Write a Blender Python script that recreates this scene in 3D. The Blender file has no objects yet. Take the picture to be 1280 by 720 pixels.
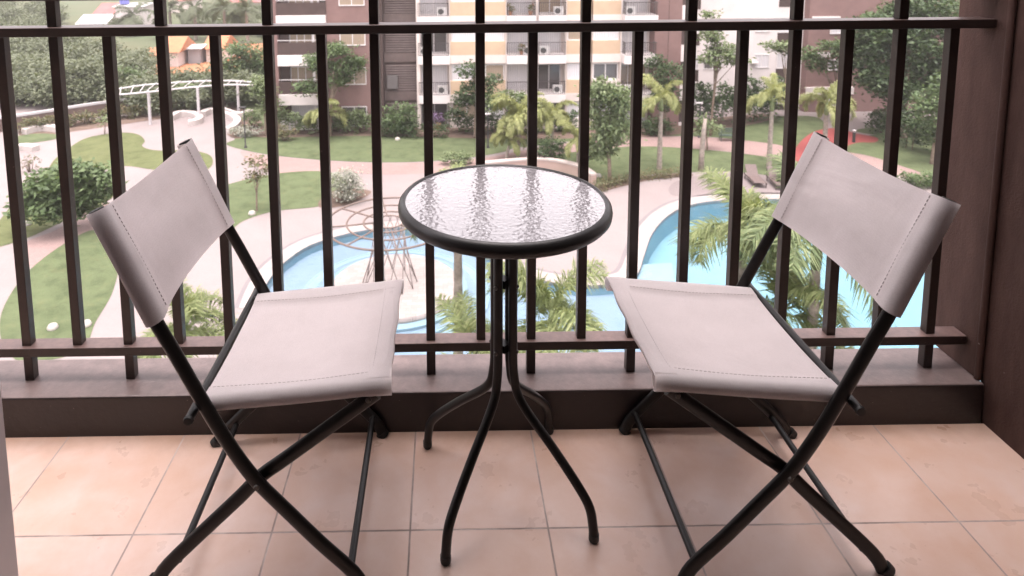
import bpy, math, random
import numpy as np
from mathutils import Vector, Matrix, geometry
random.seed(7); rng = np.random.default_rng(7)
PI = math.pi
sc = bpy.context.scene
COL = sc.collection
T = 0.325            # floor tile, metres
ZG = -13.0           # garden level below the balcony floor

# ------------------------------------------------------------------ camera
F, PX, PY = 829.86, 561.27, 26.93
PITCH, YAW, ROLL = 0.1195, -0.0087, -0.0083
CAM = np.array([0.739, -1.7263, 1.3746])
def _rot(p, y, r):
    cy, sy = math.cos(y), math.sin(y); cp, sp = math.cos(p), math.sin(p); cr, sr = math.cos(r), math.sin(r)
    B = np.array([[1,0,0],[0,0,-1],[0,1,0]]) @ np.array([[cy,sy,0],[-sy,cy,0],[0,0,1]])
    return np.array([[cr,-sr,0],[sr,cr,0],[0,0,1]]) @ np.array([[1,0,0],[0,cp,-sp],[0,sp,cp]]) @ B
ROT = _rot(PITCH, YAW, ROLL)
def ray(x, y): return ROT.T @ np.array([(x-PX)/F, (y-PY)/F, 1.0])
def gp(x, y, z=ZG):                       # where the sight line through a point of the photo meets height z
    d = ray(x, y); t = (z-CAM[2])/d[2]; q = CAM+t*d
    return (float(q[0]), float(q[1]), z)
def fp(x, y, Y):                          # ... meets the upright plane at depth Y
    d = ray(x, y); t = (Y-CAM[1])/d[1]; q = CAM+t*d
    return (float(q[0]), Y, float(q[2]))
cam = bpy.data.objects.new('camera', bpy.data.cameras.new('camera')); COL.objects.link(cam)
m = Matrix.Identity(4)
for i in range(3):
    m[i][0] = ROT[0][i]; m[i][1] = -ROT[1][i]; m[i][2] = -ROT[2][i]; m[i][3] = CAM[i]
cam.matrix_world = m
cd = cam.data; cd.sensor_width = 36; cd.lens = F/1280*36
cd.shift_x = (640-PX)/1280; cd.shift_y = -(360-PY)/1280
cd.clip_start = 0.02; cd.clip_end = 3000
cd.dof.use_dof = True; cd.dof.focus_distance = 1.75; cd.dof.aperture_fstop = 6.0
sc.camera = cam

# ------------------------------------------------------------------ mesh builder
class MB:
    def __init__(s): s.v = []; s.f = []
    def add(s, vs, fs):
        o = len(s.v); s.v += [tuple(map(float, v)) for v in vs]; s.f += [tuple(i+o for i in f) for f in fs]; return s
    def box(s, x0, x1, y0, y1, z0, z1):
        return s.add([(x0,y0,z0),(x1,y0,z0),(x1,y1,z0),(x0,y1,z0),(x0,y0,z1),(x1,y0,z1),(x1,y1,z1),(x0,y1,z1)],
                     [(0,3,2,1),(4,5,6,7),(0,1,5,4),(1,2,6,5),(2,3,7,6),(3,0,4,7)])
    def tube(s, pts, r, n=10, binorm=None, rb=None, cap=True, closed=False):
        pts = [Vector(p) for p in pts]; N = len(pts)
        rs = r if isinstance(r, (list, tuple)) else [r]*N
        rings = []; prev = None
        for i, p in enumerate(pts):
            if closed: t = (pts[(i+1) % N]-pts[i-1])
            else: t = pts[min(i+1, N-1)]-pts[max(i-1, 0)]
            t.normalize()
            if binorm is not None: b = Vector(binorm)
            else:
                a = prev if prev is not None else (Vector((0,0,1)) if abs(t.z) < .9 else Vector((1,0,0)))
                b = t.cross(a.cross(t)) if False else (a - t*a.dot(t))
            b = b - t*b.dot(t); b.normalize(); prev = b
            c = t.cross(b)
            R = rs[i]; RB = rb if rb is not None else R
            rings.append([p + c*(R*math.cos(2*PI*k/n)) + b*(RB*math.sin(2*PI*k/n)) for k in range(n)])
        vs = [v for q in rings for v in q]; fs = []
        M_ = N if closed else N-1
        for i in range(M_):
            for k in range(n):
                a, b_ = i*n+k, i*n+(k+1) % n; c_, d = ((i+1) % N)*n+(k+1) % n, ((i+1) % N)*n+k
                fs.append((a, b_, c_, d))
        if cap and not closed: fs += [tuple(range(n-1, -1, -1)), tuple((N-1)*n+k for k in range(n))]
        return s.add(vs, fs)
    def lathe(s, prof, n=64, c=(0,0,0), close=False):
        vs = []; fs = []; m_ = len(prof)
        for k in range(n):
            a = 2*PI*k/n
            vs += [(c[0]+r*math.cos(a), c[1]+r*math.sin(a), c[2]+z) for r, z in prof]
        for k in range(n):
            k2 = (k+1) % n
            for j in range(m_ if close else m_-1):
                j2 = (j+1) % m_
                fs.append((k*m_+j, k2*m_+j, k2*m_+j2, k*m_+j2))
        return s.add(vs, fs)
    def prism(s, poly, z0, z1):
        n = len(poly); vs = [(p[0],p[1],z0) for p in poly]+[(p[0],p[1],z1) for p in poly]
        fs = [(i,(i+1) % n,n+(i+1) % n,n+i) for i in range(n)]
        tri = geometry.tessellate_polygon([[Vector((p[0],p[1],0)) for p in poly]])
        for t in tri:
            fs.append(tuple(n+i for i in t)); fs.append(tuple(reversed(t)))
        return s.add(vs, fs)
    def sheet(s, outer, z, holes=()):
        loops = [[Vector((p[0],p[1],0)) for p in outer]]+[[Vector((p[0],p[1],0)) for p in h] for h in holes]
        flat = [p for l in loops for p in l]
        fs = []
        for t in geometry.tessellate_polygon(loops):
            a, b, c = (flat[i] for i in t)
            fs.append(t if (b-a).cross(c-a).z > 0 else (t[0], t[2], t[1]))
        return s.add([(p.x,p.y,z) for p in flat], fs)
    def build(s, name, mat, parent=None, loc=(0,0,0), smooth=True, ang=38, bevel=0, recalc=True):
        me = bpy.data.meshes.new(name); me.from_pydata(s.v, [], s.f); me.update()
        if recalc:
            import bmesh
            bm = bmesh.new(); bm.from_mesh(me); bmesh.ops.recalc_face_normals(bm, faces=bm.faces); bm.to_mesh(me); bm.free()
        if smooth:
            me.polygons.foreach_set('use_smooth', [True]*len(me.polygons)); me.set_sharp_from_angle(angle=math.radians(ang))
        return link(name, me, mat, parent, loc, bevel)
def link(name, me, mat, parent=None, loc=(0,0,0), bevel=0):
    o = bpy.data.objects.new(name, me); COL.objects.link(o); o.location = loc
    if mat is not None and not me.materials: me.materials.append(mat)
    if parent is not None: o.parent = parent
    if bevel:
        b = o.modifiers.new('bevel', 'BEVEL'); b.width = bevel; b.segments = 2; b.limit_method = 'ANGLE'; b.angle_limit = math.radians(50)
    return o
def thing(name, label, cat, loc=(0,0,0), rz=0, group=None):
    o = bpy.data.objects.new(name, None); COL.objects.link(o); o.empty_display_size = .1
    o.location = loc; o.rotation_euler = (0,0,rz); return tag(o, label, cat, group)
def tag(o, label, cat, group=None):
    o['label'] = label; o['category'] = cat
    if group: o['group'] = group
    return o
def struct(o): o['kind'] = 'structure'; return o
KIDS = {}
def dup(root, loc, rz, label, group=None, scale=1.0):
    r = root.copy(); COL.objects.link(r); r.location = loc; r.rotation_euler = (0,0,rz); r.scale = (scale,)*3
    r['label'] = label
    if group: r['group'] = group
    for ch in list(root.children):
        c = ch.copy(); COL.objects.link(c); c.parent = r
        for g in ch.children:
            d = g.copy(); COL.objects.link(d); d.parent = c
    return r
def catmull(pts, n=8, closed=True):
    P = [np.array(p[:2], float) for p in pts]; N = len(P); out = []
    for i in range(N if closed else N-1):
        if closed: a, b, c, d = P[i-1], P[i], P[(i+1) % N], P[(i+2) % N]
        else: a, b, c, d = P[max(i-1,0)], P[i], P[i+1], P[min(i+2,N-1)]
        for k in range(n):
            t = k/n
            out.append(tuple(.5*((2*b)+(-a+c)*t+(2*a-5*b+4*c-d)*t*t+(-a+3*b-3*c+d)*t**3)))
    if not closed: out.append(tuple(P[-1]))
    return out
def curve3(pts, n=6):
    P = [np.array(p, float) for p in pts]; N = len(P); out = []
    for i in range(N-1):
        a, b, c, d = P[max(i-1,0)], P[i], P[i+1], P[min(i+2,N-1)]
        for k in range(n):
            t = k/n
            out.append(tuple(.5*((2*b)+(-a+c)*t+(2*a-5*b+4*c-d)*t*t+(-a+3*b-3*c+d)*t**3)))
    out.append(tuple(P[-1])); return out

# ------------------------------------------------------------------ materials
class NT:
    def __init__(s, name):
        s.m = bpy.data.materials.new(name); s.m.use_nodes = True; s.t = s.m.node_tree; s.t.nodes.clear()
        s.out = s.n('ShaderNodeOutputMaterial')
    def n(s, typ, **kw):
        nd = s.t.nodes.new(typ)
        for k, v in kw.items():
            if k.startswith('_'): nd.inputs[k[1:].replace('_', ' ')].default_value = v
            else: setattr(nd, k, v)
        return nd
    def l(s, a, b): s.t.links.new(a, b)
    def coord(s): return s.n('ShaderNodeNewGeometry').outputs['Position']
    def objc(s): return s.n('ShaderNodeTexCoord').outputs['Object']
    def noise(s, vec, scale, detail=4, rough=.6, dist=0):
        q = s.n('ShaderNodeTexNoise'); q.inputs['Scale'].default_value = scale; q.inputs['Detail'].default_value = detail
        q.inputs['Roughness'].default_value = rough; q.inputs['Distortion'].default_value = dist
        s.l(vec, q.inputs['Vector']); return q.outputs['Fac']
    def ramp(s, fac, stops):
        q = s.n('ShaderNodeValToRGB'); e = q.color_ramp.elements
        while len(e) < len(stops): e.new(.5)
        for k, (p, c) in enumerate(stops):
            e[k].position = p; e[k].color = (*c, 1) if len(c) == 3 else c
        s.l(fac, q.inputs['Fac']); return q.outputs['Color']
    def math(s, op, a, b=None, c=None):
        q = s.n('ShaderNodeMath', operation=op)
        for i, x in enumerate((a, b, c)):
            if x is None: continue
            if isinstance(x, (int, float)): q.inputs[i].default_value = x
            else: s.l(x, q.inputs[i])
        return q.outputs[0]
    def mix(s, fac, a, b, blend='MIX'):
        q = s.n('ShaderNodeMix', data_type='RGBA', blend_type=blend)
        for i, x in ((0, fac), (6, a), (7, b)):
            if isinstance(x, (int, float)): q.inputs[i].default_value = x
            elif isinstance(x, tuple): q.inputs[i].default_value = (*x, 1)
            else: s.l(x, q.inputs[i])
        return q.outputs[2]
    def bump(s, h, strength=.3, dist=.01):
        q = s.n('ShaderNodeBump'); q.inputs['Strength'].default_value = strength; q.inputs['Distance'].default_value = dist
        s.l(h, q.inputs['Height']); return q.outputs['Normal']
    def pbsdf(s, col, rough=.6, spec=.5, metal=0, normal=None):
        q = s.n('ShaderNodeBsdfPrincipled')
        for k, x in (('Base Color', col), ('Roughness', rough), ('Specular IOR Level', spec), ('Metallic', metal)):
            if isinstance(x, tuple): q.inputs[k].default_value = (*x, 1)
            elif isinstance(x, (int, float)): q.inputs[k].default_value = x
            else: s.l(x, q.inputs[k])
        if normal is not None: s.l(normal, q.inputs['Normal'])
        return q
    def done(s, sh): s.l(sh, s.out.inputs['Surface']); return s.m
def dk(c, f): return tuple(x*f for x in c)
def M(name, col, rough=.6, var=.18, scale=3.0, bump=0., bscale=60., spec=.4, metal=0., rvar=.1, dist=.004, col2=None):
    t = NT(name); p = t.objc()
    n1 = t.noise(p, scale, 6, .65)
    c2 = col2 or dk(col, 1-var*1.3)
    c = t.ramp(n1, [(.3, c2), (.7, dk(col, 1+var*.5))])
    r = t.math('MULTIPLY_ADD', t.noise(p, scale*2.7, 3), rvar*2, rough-rvar)
    nm = t.bump(t.noise(p, bscale, 5, .6), bump, dist) if bump else None
    return t.done(t.pbsdf(c, r, spec, metal, nm).outputs[0])
def DM(name, col, lit_top, rough, scale, bump, bscale, spec, amt=.9):
    """dark paint, with up-facing faces painted lighter in place of sky light"""
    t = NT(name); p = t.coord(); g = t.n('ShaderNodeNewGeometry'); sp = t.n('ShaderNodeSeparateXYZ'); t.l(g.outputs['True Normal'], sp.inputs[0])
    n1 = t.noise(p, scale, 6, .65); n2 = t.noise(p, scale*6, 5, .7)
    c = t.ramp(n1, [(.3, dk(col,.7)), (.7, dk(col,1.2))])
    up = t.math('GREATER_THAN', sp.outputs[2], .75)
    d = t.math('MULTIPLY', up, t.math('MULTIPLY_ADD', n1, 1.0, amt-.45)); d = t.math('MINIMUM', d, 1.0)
    dc = t.ramp(n2, [(.3, dk(lit_top,.7)), (.7, dk(lit_top,1.15))])
    c = t.mix(d, c, dc)  # skylit look of the tops is mixed into the base colour
    sk = t.math('GREATER_THAN', t.noise(p, 120, 2), .73); c = t.mix(t.math('MULTIPLY', sk, .35), c, dk(lit_top, 1.5))
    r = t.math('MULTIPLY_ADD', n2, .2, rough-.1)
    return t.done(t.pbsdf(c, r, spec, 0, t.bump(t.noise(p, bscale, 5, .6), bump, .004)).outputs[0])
def leafmat(name, c1, c2, c3=None, trans=.3, rough=.5):
    t = NT(name); g = t.n('ShaderNodeNewGeometry')
    c = t.ramp(g.outputs['Random Per Island'], [(.0, c1), (.55, c2), (1., c3 or c2)])
    n = t.noise(g.outputs['Position'], .9, 2)
    c = t.mix(.35, c, t.ramp(n, [(.3, dk(c1, .75)), (.7, dk(c2, 1.2))]))
    b = t.pbsdf(c, rough, .25)
    tr = t.n('ShaderNodeBsdfTranslucent'); t.l(t.mix(1., c, (1.0, 1.0, .6), 'MULTIPLY'), tr.inputs['Color'])
    mx = t.n('ShaderNodeMixShader'); mx.inputs[0].default_value = trans
    t.l(b.outputs[0], mx.inputs[1]); t.l(tr.outputs[0], mx.inputs[2])
    return t.done(mx.outputs[0])

def tile_mat():
    t = NT('peach_floor_tile'); p = t.coord(); sep = t.n('ShaderNodeSeparateXYZ'); t.l(p, sep.inputs[0])
    def axis(o, off):
        u = t.math('DIVIDE', t.math('SUBTRACT', o, off), T)
        fr = t.math('FRACT', u); d = t.math('MINIMUM', fr, t.math('SUBTRACT', 1.0, fr))
        return t.math('FLOOR', u), t.math('MULTIPLY', d, T)
    iu, du = axis(sep.outputs[0], -T*40); iv, dv = axis(sep.outputs[1], -.3166-T*40)
    d = t.math('MINIMUM', du, dv)
    wob = t.math('MULTIPLY', t.math('SUBTRACT', t.noise(p, 90, 2), .5), .0012)
    d = t.math('ADD', d, wob)
    g = t.n('ShaderNodeMapRange'); g.inputs[1].default_value = .0013; g.inputs[2].default_value = .0030; t.l(d, g.inputs[0])
    wn = t.n('ShaderNodeTexWhiteNoise', noise_dimensions='2D'); cb = t.n('ShaderNodeCombineXYZ'); t.l(iu, cb.inputs[0]); t.l(iv, cb.inputs[1]); t.l(cb.outputs[0], wn.inputs['Vector'])
    off = t.n('ShaderNodeVectorMath', operation='SCALE'); t.l(wn.outputs['Color'], off.inputs[0]); off.inputs['Scale'].default_value = 9.
    ad = t.n('ShaderNodeVectorMath', operation='ADD'); t.l(p, ad.inputs[0]); t.l(off.outputs[0], ad.inputs[1])
    n1 = t.noise(ad.outputs[0], 6.5, 5, .55, .3); n2 = t.noise(ad.outputs[0], 26, 5, .65, .3)
    c = t.ramp(n1, [(.22, (.60,.375,.265)), (.5, (.675,.485,.405)), (.76, (.735,.60,.555))])
    c = t.mix(.28, c, t.ramp(n2, [(.15, (.57,.355,.255)), (.8, (.72,.56,.50))]))
    c = t.mix(t.math('MULTIPLY', wn.outputs['Value'], .18), c, (.62,.44,.34))
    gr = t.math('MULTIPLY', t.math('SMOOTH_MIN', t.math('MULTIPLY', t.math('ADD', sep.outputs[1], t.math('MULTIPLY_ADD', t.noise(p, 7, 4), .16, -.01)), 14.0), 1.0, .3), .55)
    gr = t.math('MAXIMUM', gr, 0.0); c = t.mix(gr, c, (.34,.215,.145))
    sp = t.noise(p, 160, 2); c = t.mix(t.math('MULTIPLY', t.math('GREATER_THAN', sp, .74), .45), c, (.35,.22,.16))
    grout = t.ramp(t.noise(p, 7, 4), [(.32, (.22,.165,.14)), (.5, (.38,.30,.27)), (.66, (.58,.48,.44))])
    c = t.mix(g.outputs[0], grout, c)
    h = t.math('ADD', t.math('MULTIPLY', g.outputs[0], 1.0), t.math('MULTIPLY', t.noise(ad.outputs[0], 45, 4), .25))
    r = t.math('ADD', t.math('MULTIPLY', t.noise(p, 9, 4), .25), t.math('MULTIPLY_ADD', g.outputs[0], -.40, .58))
    return t.done(t.pbsdf(c, r, .6, 0, t.bump(h, .35, .0016)).outputs[0])

def fabric_mat():
    t = NT('grey_mesh_fabric'); p = t.objc()
    def wave(rot, sc_):
        mp = t.n('ShaderNodeMapping'); mp.inputs['Rotation'].default_value = rot; t.l(p, mp.inputs['Vector'])
        w = t.n('ShaderNodeTexWave', wave_type='BANDS', bands_direction='X'); w.inputs['Scale'].default_value = sc_; w.inputs['Distortion'].default_value = 0
        t.l(mp.outputs[0], w.inputs['Vector']); return w.outputs['Fac']
    w1 = wave((0,0,.78), 95); w2 = wave((0,0,-.78), 95); w3 = wave((0,.9,0), 95)
    h = t.math('ADD', t.math('MULTIPLY', w1, w2), t.math('MULTIPLY', w3, .5))
    n1 = t.noise(p, 7, 5, .6)
    c = t.ramp(n1, [(.3, (.65,.60,.60)), (.7, (.74,.685,.69))])
    c = t.mix(t.math('MULTIPLY', h, .10), c, (.42,.37,.375))
    mp2 = t.n('ShaderNodeMapping'); mp2.inputs['Scale'].default_value = (5,2.2,5); mp2.inputs['Rotation'].default_value = (.3,.4,.5); t.l(p, mp2.inputs['Vector'])
    folds = t.math('ADD', t.math('MULTIPLY', t.noise(p, 10, 2, .5, .8), .5), t.noise(mp2.outputs[0], 1.3, 2, .5, .6))
    fz = t.noise(p, 420, 2, .6); c = t.mix(.22, c, t.ramp(fz, [(.35, (.50,.45,.46)), (.65, (.76,.70,.71))]))
    hh = t.math('ADD', t.math('MULTIPLY', h, .012), folds)
    nm = t.bump(hh, .5, .012)
    b = t.pbsdf(c, .75, .25, 0, nm)
    tr = t.n('ShaderNodeBsdfTranslucent'); t.l(c, tr.inputs['Color'])
    mx = t.n('ShaderNodeMixShader'); mx.inputs[0].default_value = .42
    t.l(b.outputs[0], mx.inputs[1]); t.l(tr.outputs[0], mx.inputs[2])
    return t.done(mx.outputs[0])

def glass_top_mat():
    t = NT('rippled_table_glass'); p = t.objc()
    mp = t.n('ShaderNodeMapping'); mp.inputs['Scale'].default_value = (1, 1.0, 1); t.l(p, mp.inputs['Vector'])
    v = t.n('ShaderNodeTexVoronoi', feature='SMOOTH_F1'); v.inputs['Scale'].default_value = 95; v.inputs['Smoothness'].default_value = .6; t.l(mp.outputs[0], v.inputs['Vector'])
    n = t.noise(p, 70, 3, .55, .4)
    h = t.math('ADD', t.math('MULTIPLY', v.outputs['Distance'], .8), t.math('MULTIPLY', n, .7))
    nm = t.bump(h, .6, .0022)
    q = t.pbsdf((.29,.275,.29), .05, .6, 0, nm); q.inputs['IOR'].default_value = 1.55
    q.inputs['Transmission Weight'].default_value = .12
    q.inputs['Coat Weight'].default_value = .9; q.inputs['Coat Roughness'].default_value = .03; q.inputs['Coat IOR'].default_value = 1.5
    t.l(nm, q.inputs['Coat Normal'])
    return t.done(q.outputs[0])

def lawn_mat(name, c1, c2):
    t = NT(name); p = t.coord()
    n1 = t.noise(p, .35, 4, .6); n2 = t.noise(p, 14, 5, .7); n3 = t.noise(p, 2.2, 4, .6)
    c = t.ramp(n1, [(.3, c1), (.7, c2)])
    c = t.mix(.5, c, t.ramp(n2, [(.3, dk(c1, .6)), (.7, dk(c2, 1.25))]))
    n4 = t.noise(p, 1.1, 5, .65, .4); c = t.mix(.45, c, t.ramp(n4, [(.32, dk(c1, .62)), (.5, c2), (.7, dk(c2, 1.35))]))
    c = t.mix(t.math('MULTIPLY', t.math('SUBTRACT', t.math('MAXIMUM', n3, .55), .55), 1.6), c, (.13,.12,.06))
    return t.done(t.pbsdf(c, .9, .1, 0, t.bump(n2, .6, .05)).outputs[0])

def paving_mat(name, c, joint=.0, scale=1.0, dark=.75):
    t = NT(name); p = t.coord()
    n1 = t.noise(p, .5, 4); n2 = t.noise(p, 9, 5, .7)
    q = t.ramp(n1, [(.3, dk(c, .88)), (.7, dk(c, 1.06))])
    q = t.mix(.35, q, t.ramp(n2, [(.3, dk(c, dark)), (.7, dk(c, 1.1))]))
    if joint:
        b = t.n('ShaderNodeTexBrick'); b.inputs['Scale'].default_value = scale; b.inputs['Mortar Size'].default_value = joint
        b.inputs['Color1'].default_value = (1,1,1,1); b.inputs['Color2'].default_value = (.86,.84,.84,1); b.inputs['Mortar'].default_value = (.62,.6,.6,1)
        t.l(p, b.inputs['Vector']); q = t.mix(1., q, b.outputs['Color'], 'MULTIPLY')
    return t.done(t.pbsdf(q, .75, .3, 0, t.bump(n2, .2, .01)).outputs[0])

def water_mat():
    t = NT('pool_water'); p = t.coord()
    nm = t.bump(t.noise(p, 1.6, 3, .5, .4), .25, .05)
    fr = t.n('ShaderNodeFresnel'); fr.inputs['IOR'].default_value = 1.33; t.l(nm, fr.inputs['Normal'])
    g = t.n('ShaderNodeBsdfGlossy'); g.inputs['Roughness'].default_value = .04; t.l(nm, g.inputs['Normal'])
    tr = t.n('ShaderNodeBsdfTransparent'); tr.inputs['Color'].default_value = (.86,.96,.98,1)
    mx = t.n('ShaderNodeMixShader'); t.l(fr.outputs[0], mx.inputs[0]); t.l(tr.outputs[0], mx.inputs[1]); t.l(g.outputs[0], mx.inputs[2])
    return t.done(mx.outputs[0])

def window_mat(name, c, rough=.08):
    t = NT(name); p = t.objc()
    w = t.n('ShaderNodeTexWave', bands_direction='X'); w.inputs['Scale'].default_value = 2.2; w.inputs['Distortion'].default_value = 2.5; t.l(p, w.inputs['Vector'])
    col = t.ramp(w.outputs['Fac'], [(.2, dk(c, .8)), (.8, c)])
    return t.done(t.pbsdf(col, rough, .6).outputs[0])

TILE = tile_mat(); FAB = fabric_mat(); GLASS = glass_top_mat()
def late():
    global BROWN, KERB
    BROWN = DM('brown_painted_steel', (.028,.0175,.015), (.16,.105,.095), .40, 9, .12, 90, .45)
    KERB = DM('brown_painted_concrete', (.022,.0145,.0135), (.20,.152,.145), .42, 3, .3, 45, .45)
def wall_mat():
    t = NT('brown_textured_wall'); p = t.coord(); mp = t.n('ShaderNodeMapping'); mp.inputs['Scale'].default_value = (1,1,.18); t.l(p, mp.inputs['Vector'])
    c = t.ramp(t.noise(p, 3, 6, .65), [(.3, (.058,.032,.027)), (.7, (.094,.054,.046))])
    c = t.mix(.35, c, t.ramp(t.noise(mp.outputs[0], 26, 4, .6), [(.35, (.045,.026,.022)), (.65, (.105,.064,.055))]))
    c = t.mix(t.math('MULTIPLY', t.math('GREATER_THAN', t.noise(p, 34, 2), .76), .6), c, (.30,.25,.23))
    h = t.math('ADD', t.noise(p, 160, 4), t.math('MULTIPLY', t.noise(p, 14, 3), .8))
    return t.done(t.pbsdf(c, .7, .15, 0, t.bump(h, .4, .004)).outputs[0])
WALLB = wall_mat()
BLACK = M('black_powder_coat', (.010,.0088,.0085), .34, .2, 20, .08, 300, .3, dist=.001)
BLACKM = M('black_rim_coat', (.013,.012,.012), .38, .15, 20, .05, 300, .5, dist=.001)
CAPM = M('black_plastic', (.012,.012,.012), .5, .1, 20)
STEEL = M('bolt_steel', (.08,.075,.07), .35, .2, 40, metal=.7)
DOORM = M('pale_grey_door_paint', (.50,.46,.47), .45, .08, 3, .08, 80)
CEIL = M('off_white_plaster', (.30,.27,.26), .85, .08, 2, .15, 40)
INT = M('interior_plaster', (.16,.135,.125), .85, .08, 2)
STITCH = M('grey_thread', (.47,.42,.425), .8, .1, 30)

# ------------------------------------------------------------------ world and light
SUN_EL, SUN_AZ = math.radians(81), math.radians(188)     # azimuth clockwise from +Y
w = bpy.data.worlds.new('World'); sc.world = w; w.use_nodes = True; nt = w.node_tree
bg = nt.nodes['Background']; sky = nt.nodes.new('ShaderNodeTexSky'); sky.sky_type = 'NISHITA'; sky.sun_disc = False
sky.sun_elevation = SUN_EL; sky.sun_rotation = SUN_AZ; sky.air_density = 1.0; sky.dust_density = 4.0; sky.ozone_density = 1.0
hs = nt.nodes.new('ShaderNodeHueSaturation'); hs.inputs['Saturation'].default_value = .12
tc = nt.nodes.new('ShaderNodeTexCoord'); nz = nt.nodes.new('ShaderNodeTexNoise'); nz.inputs['Scale'].default_value = 2.2; nz.inputs['Detail'].default_value = 6
cr = nt.nodes.new('ShaderNodeValToRGB'); cr.color_ramp.elements[0].color = (.79,.725,.73,1); cr.color_ramp.elements[1].color = (1.2,1.075,1.065,1)
cr.color_ramp.elements[0].position = .3; cr.color_ramp.elements[1].position = .7
mu = nt.nodes.new('ShaderNodeMix'); mu.data_type = 'RGBA'; mu.blend_type = 'MULTIPLY'; mu.inputs[0].default_value = 1
nt.links.new(tc.outputs['Generated'], nz.inputs['Vector']); nt.links.new(nz.outputs['Fac'], cr.inputs['Fac'])
nt.links.new(sky.outputs[0], hs.inputs['Color']); nt.links.new(hs.outputs[0], mu.inputs[6]); nt.links.new(cr.outputs[0], mu.inputs[7])
nt.links.new(mu.outputs[2], bg.inputs['Color']); bg.inputs['Strength'].default_value = .15
sl = bpy.data.lights.new('sun', 'SUN'); sl.energy = .7; sl.angle = math.radians(60); sl.color = (1,.92,.89)
so = bpy.data.objects.new('sun', sl); COL.objects.link(so)
sd = Vector((math.sin(SUN_AZ)*math.cos(SUN_EL), math.cos(SUN_AZ)*math.cos(SUN_EL), math.sin(SUN_EL)))
so.rotation_euler = sd.to_track_quat('Z', 'Y').to_euler(); so.location = (0,-4,30)
vs = sc.view_settings; vs.view_transform = 'Standard'; vs.look = 'None'; vs.exposure = 2.2; vs.gamma = 1
sc.cycles.use_denoising = True; sc.cycles.max_bounces = 8; sc.cycles.transparent_max_bounces = 12
sc.cycles.sample_clamp_indirect = 8

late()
# ------------------------------------------------------------------ balcony
struct(MB().box(-3,2.40,-1.3,0,-.18,0).build('balcony_floor', TILE))
struct(MB().box(-3,4.5,-4.3,-1.302,-.18,.0).build('room_floor', INT))
struct(MB().box(-3,4.5,-4.3,-1.302,2.62,2.8).build('room_ceiling', INT))
struct(MB().box(-3,2.4,-1.295,-.45,2.75,2.93).build('unseen_balcony_ceiling', CEIL))  # out of view; depth cut back to let skylight onto the balcony
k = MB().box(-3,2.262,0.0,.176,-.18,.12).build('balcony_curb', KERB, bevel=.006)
tag(k, 'low brown painted concrete curb running under the balcony railing', 'curb')
sw = thing('side_wall', 'dark brown textured side wall at the right end of the balcony', 'wall', (2.267,-1.3,0))
MB().box(0,.14,0,1.325,-.01,2.62).build('wall', WALLB, sw, bevel=.004)
MB().box(-.014,.14,1.328,1.50,.121,2.62).build('wall_end', WALLB, sw, bevel=.004)
MB().tube([(-.010,1.322,.122),(-.010,1.322,2.6)], .009, 10).build('corner_bead', WALLB, sw)
bw = thing('raised_back_wall', 'unseen plaster wall, heightened to block sky light, around the balcony doorway behind the camera', 'wall', (0,-1.3,0))
MB().box(-3,-.16,0,.12,0,3.5).box(-.16,2.1,0,.12,2.25,3.5).box(2.1,2.265,0,.12,0,3.5).build('wall', INT, bw)  # carried up past the room ceiling to block overhead sky light
rw = thing('room_walls', 'bare plaster walls of the dim room behind the doorway', 'wall', (0,-4.3,0))
MB().box(-3,4.5,-.1,0,0,2.62).box(-3.1,-3,0,3,0,2.62).box(4.5,4.6,0,3,0,2.62).build('wall', INT, rw)
dr = thing('door_leaf', 'pale grey balcony door standing open, its edge at far left', 'door', (-.142,-1.17,0))
MB().box(-.042,0,0,.67,.012,2.2).build('door_panel', DOORM, dr, bevel=.003)
MB().tube([(-.05,.6,1.0),(-.09,.6,1.0),(-.09,.5,1.0)], .009, 8).build('handle', STEEL, dr)

# railing
SB, X0B = .1458, .6943
YB = .088
rl = thing('balcony_railing', 'dark brown painted steel railing of square bars on the curb', 'railing', (0,YB,0))
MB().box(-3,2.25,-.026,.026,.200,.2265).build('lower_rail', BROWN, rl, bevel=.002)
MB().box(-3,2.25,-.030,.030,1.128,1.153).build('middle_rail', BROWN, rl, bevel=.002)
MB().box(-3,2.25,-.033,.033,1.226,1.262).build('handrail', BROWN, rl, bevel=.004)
hb = .0128
proto = {}
for i in range(-16, 11):
    x = X0B+i*SB; odd = i % 2
    if odd not in proto:
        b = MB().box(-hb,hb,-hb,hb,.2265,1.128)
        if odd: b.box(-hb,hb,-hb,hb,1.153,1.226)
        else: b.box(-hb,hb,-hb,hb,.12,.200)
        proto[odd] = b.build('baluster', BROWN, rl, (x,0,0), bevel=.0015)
    else:
        c = proto[odd].copy(); COL.objects.link(c); c.location = (x,0,0); c.parent = rl

# ------------------------------------------------------------------ bistro table
TX, TY, TZ, TR = .880, -.205, .764, .2343
tb = thing('bistro_table', 'small round bistro table with rippled glass top and black steel legs', 'table', (TX,TY,0))
MB().lathe([(.0,TZ-.006),(TR+.004,TZ-.006),(TR+.004,TZ),(.0,TZ)], 96).build('glass_top', GLASS, tb)
prof = []
for a in np.linspace(0, 2*PI, 18, endpoint=False):
    cx, cz = TR+.0085, TZ-.0145
    prof.append((cx+.0095*math.cos(a), cz+.0175*math.sin(a)))
MB().lathe([(TR+.001,TZ-.007),(TR+.001,TZ+.0015),(TR+.005,TZ+.004),(TR+.011,TZ+.002),(TR+.0168,TZ-.005),(TR+.0185,TZ-.013),(TR+.017,TZ-.0225),(TR+.012,TZ-.0285),(TR+.003,TZ-.0305),(TR-.004,TZ-.027),(TR-.004,TZ-.009)], 96, close=True).build('rim', BLACKM, tb)
MB().lathe([(.0,TZ-.042),(.058,TZ-.042),(.058,TZ-.010),(.0,TZ-.010)], 24).build('support_plate', BLACKM, tb)
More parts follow.
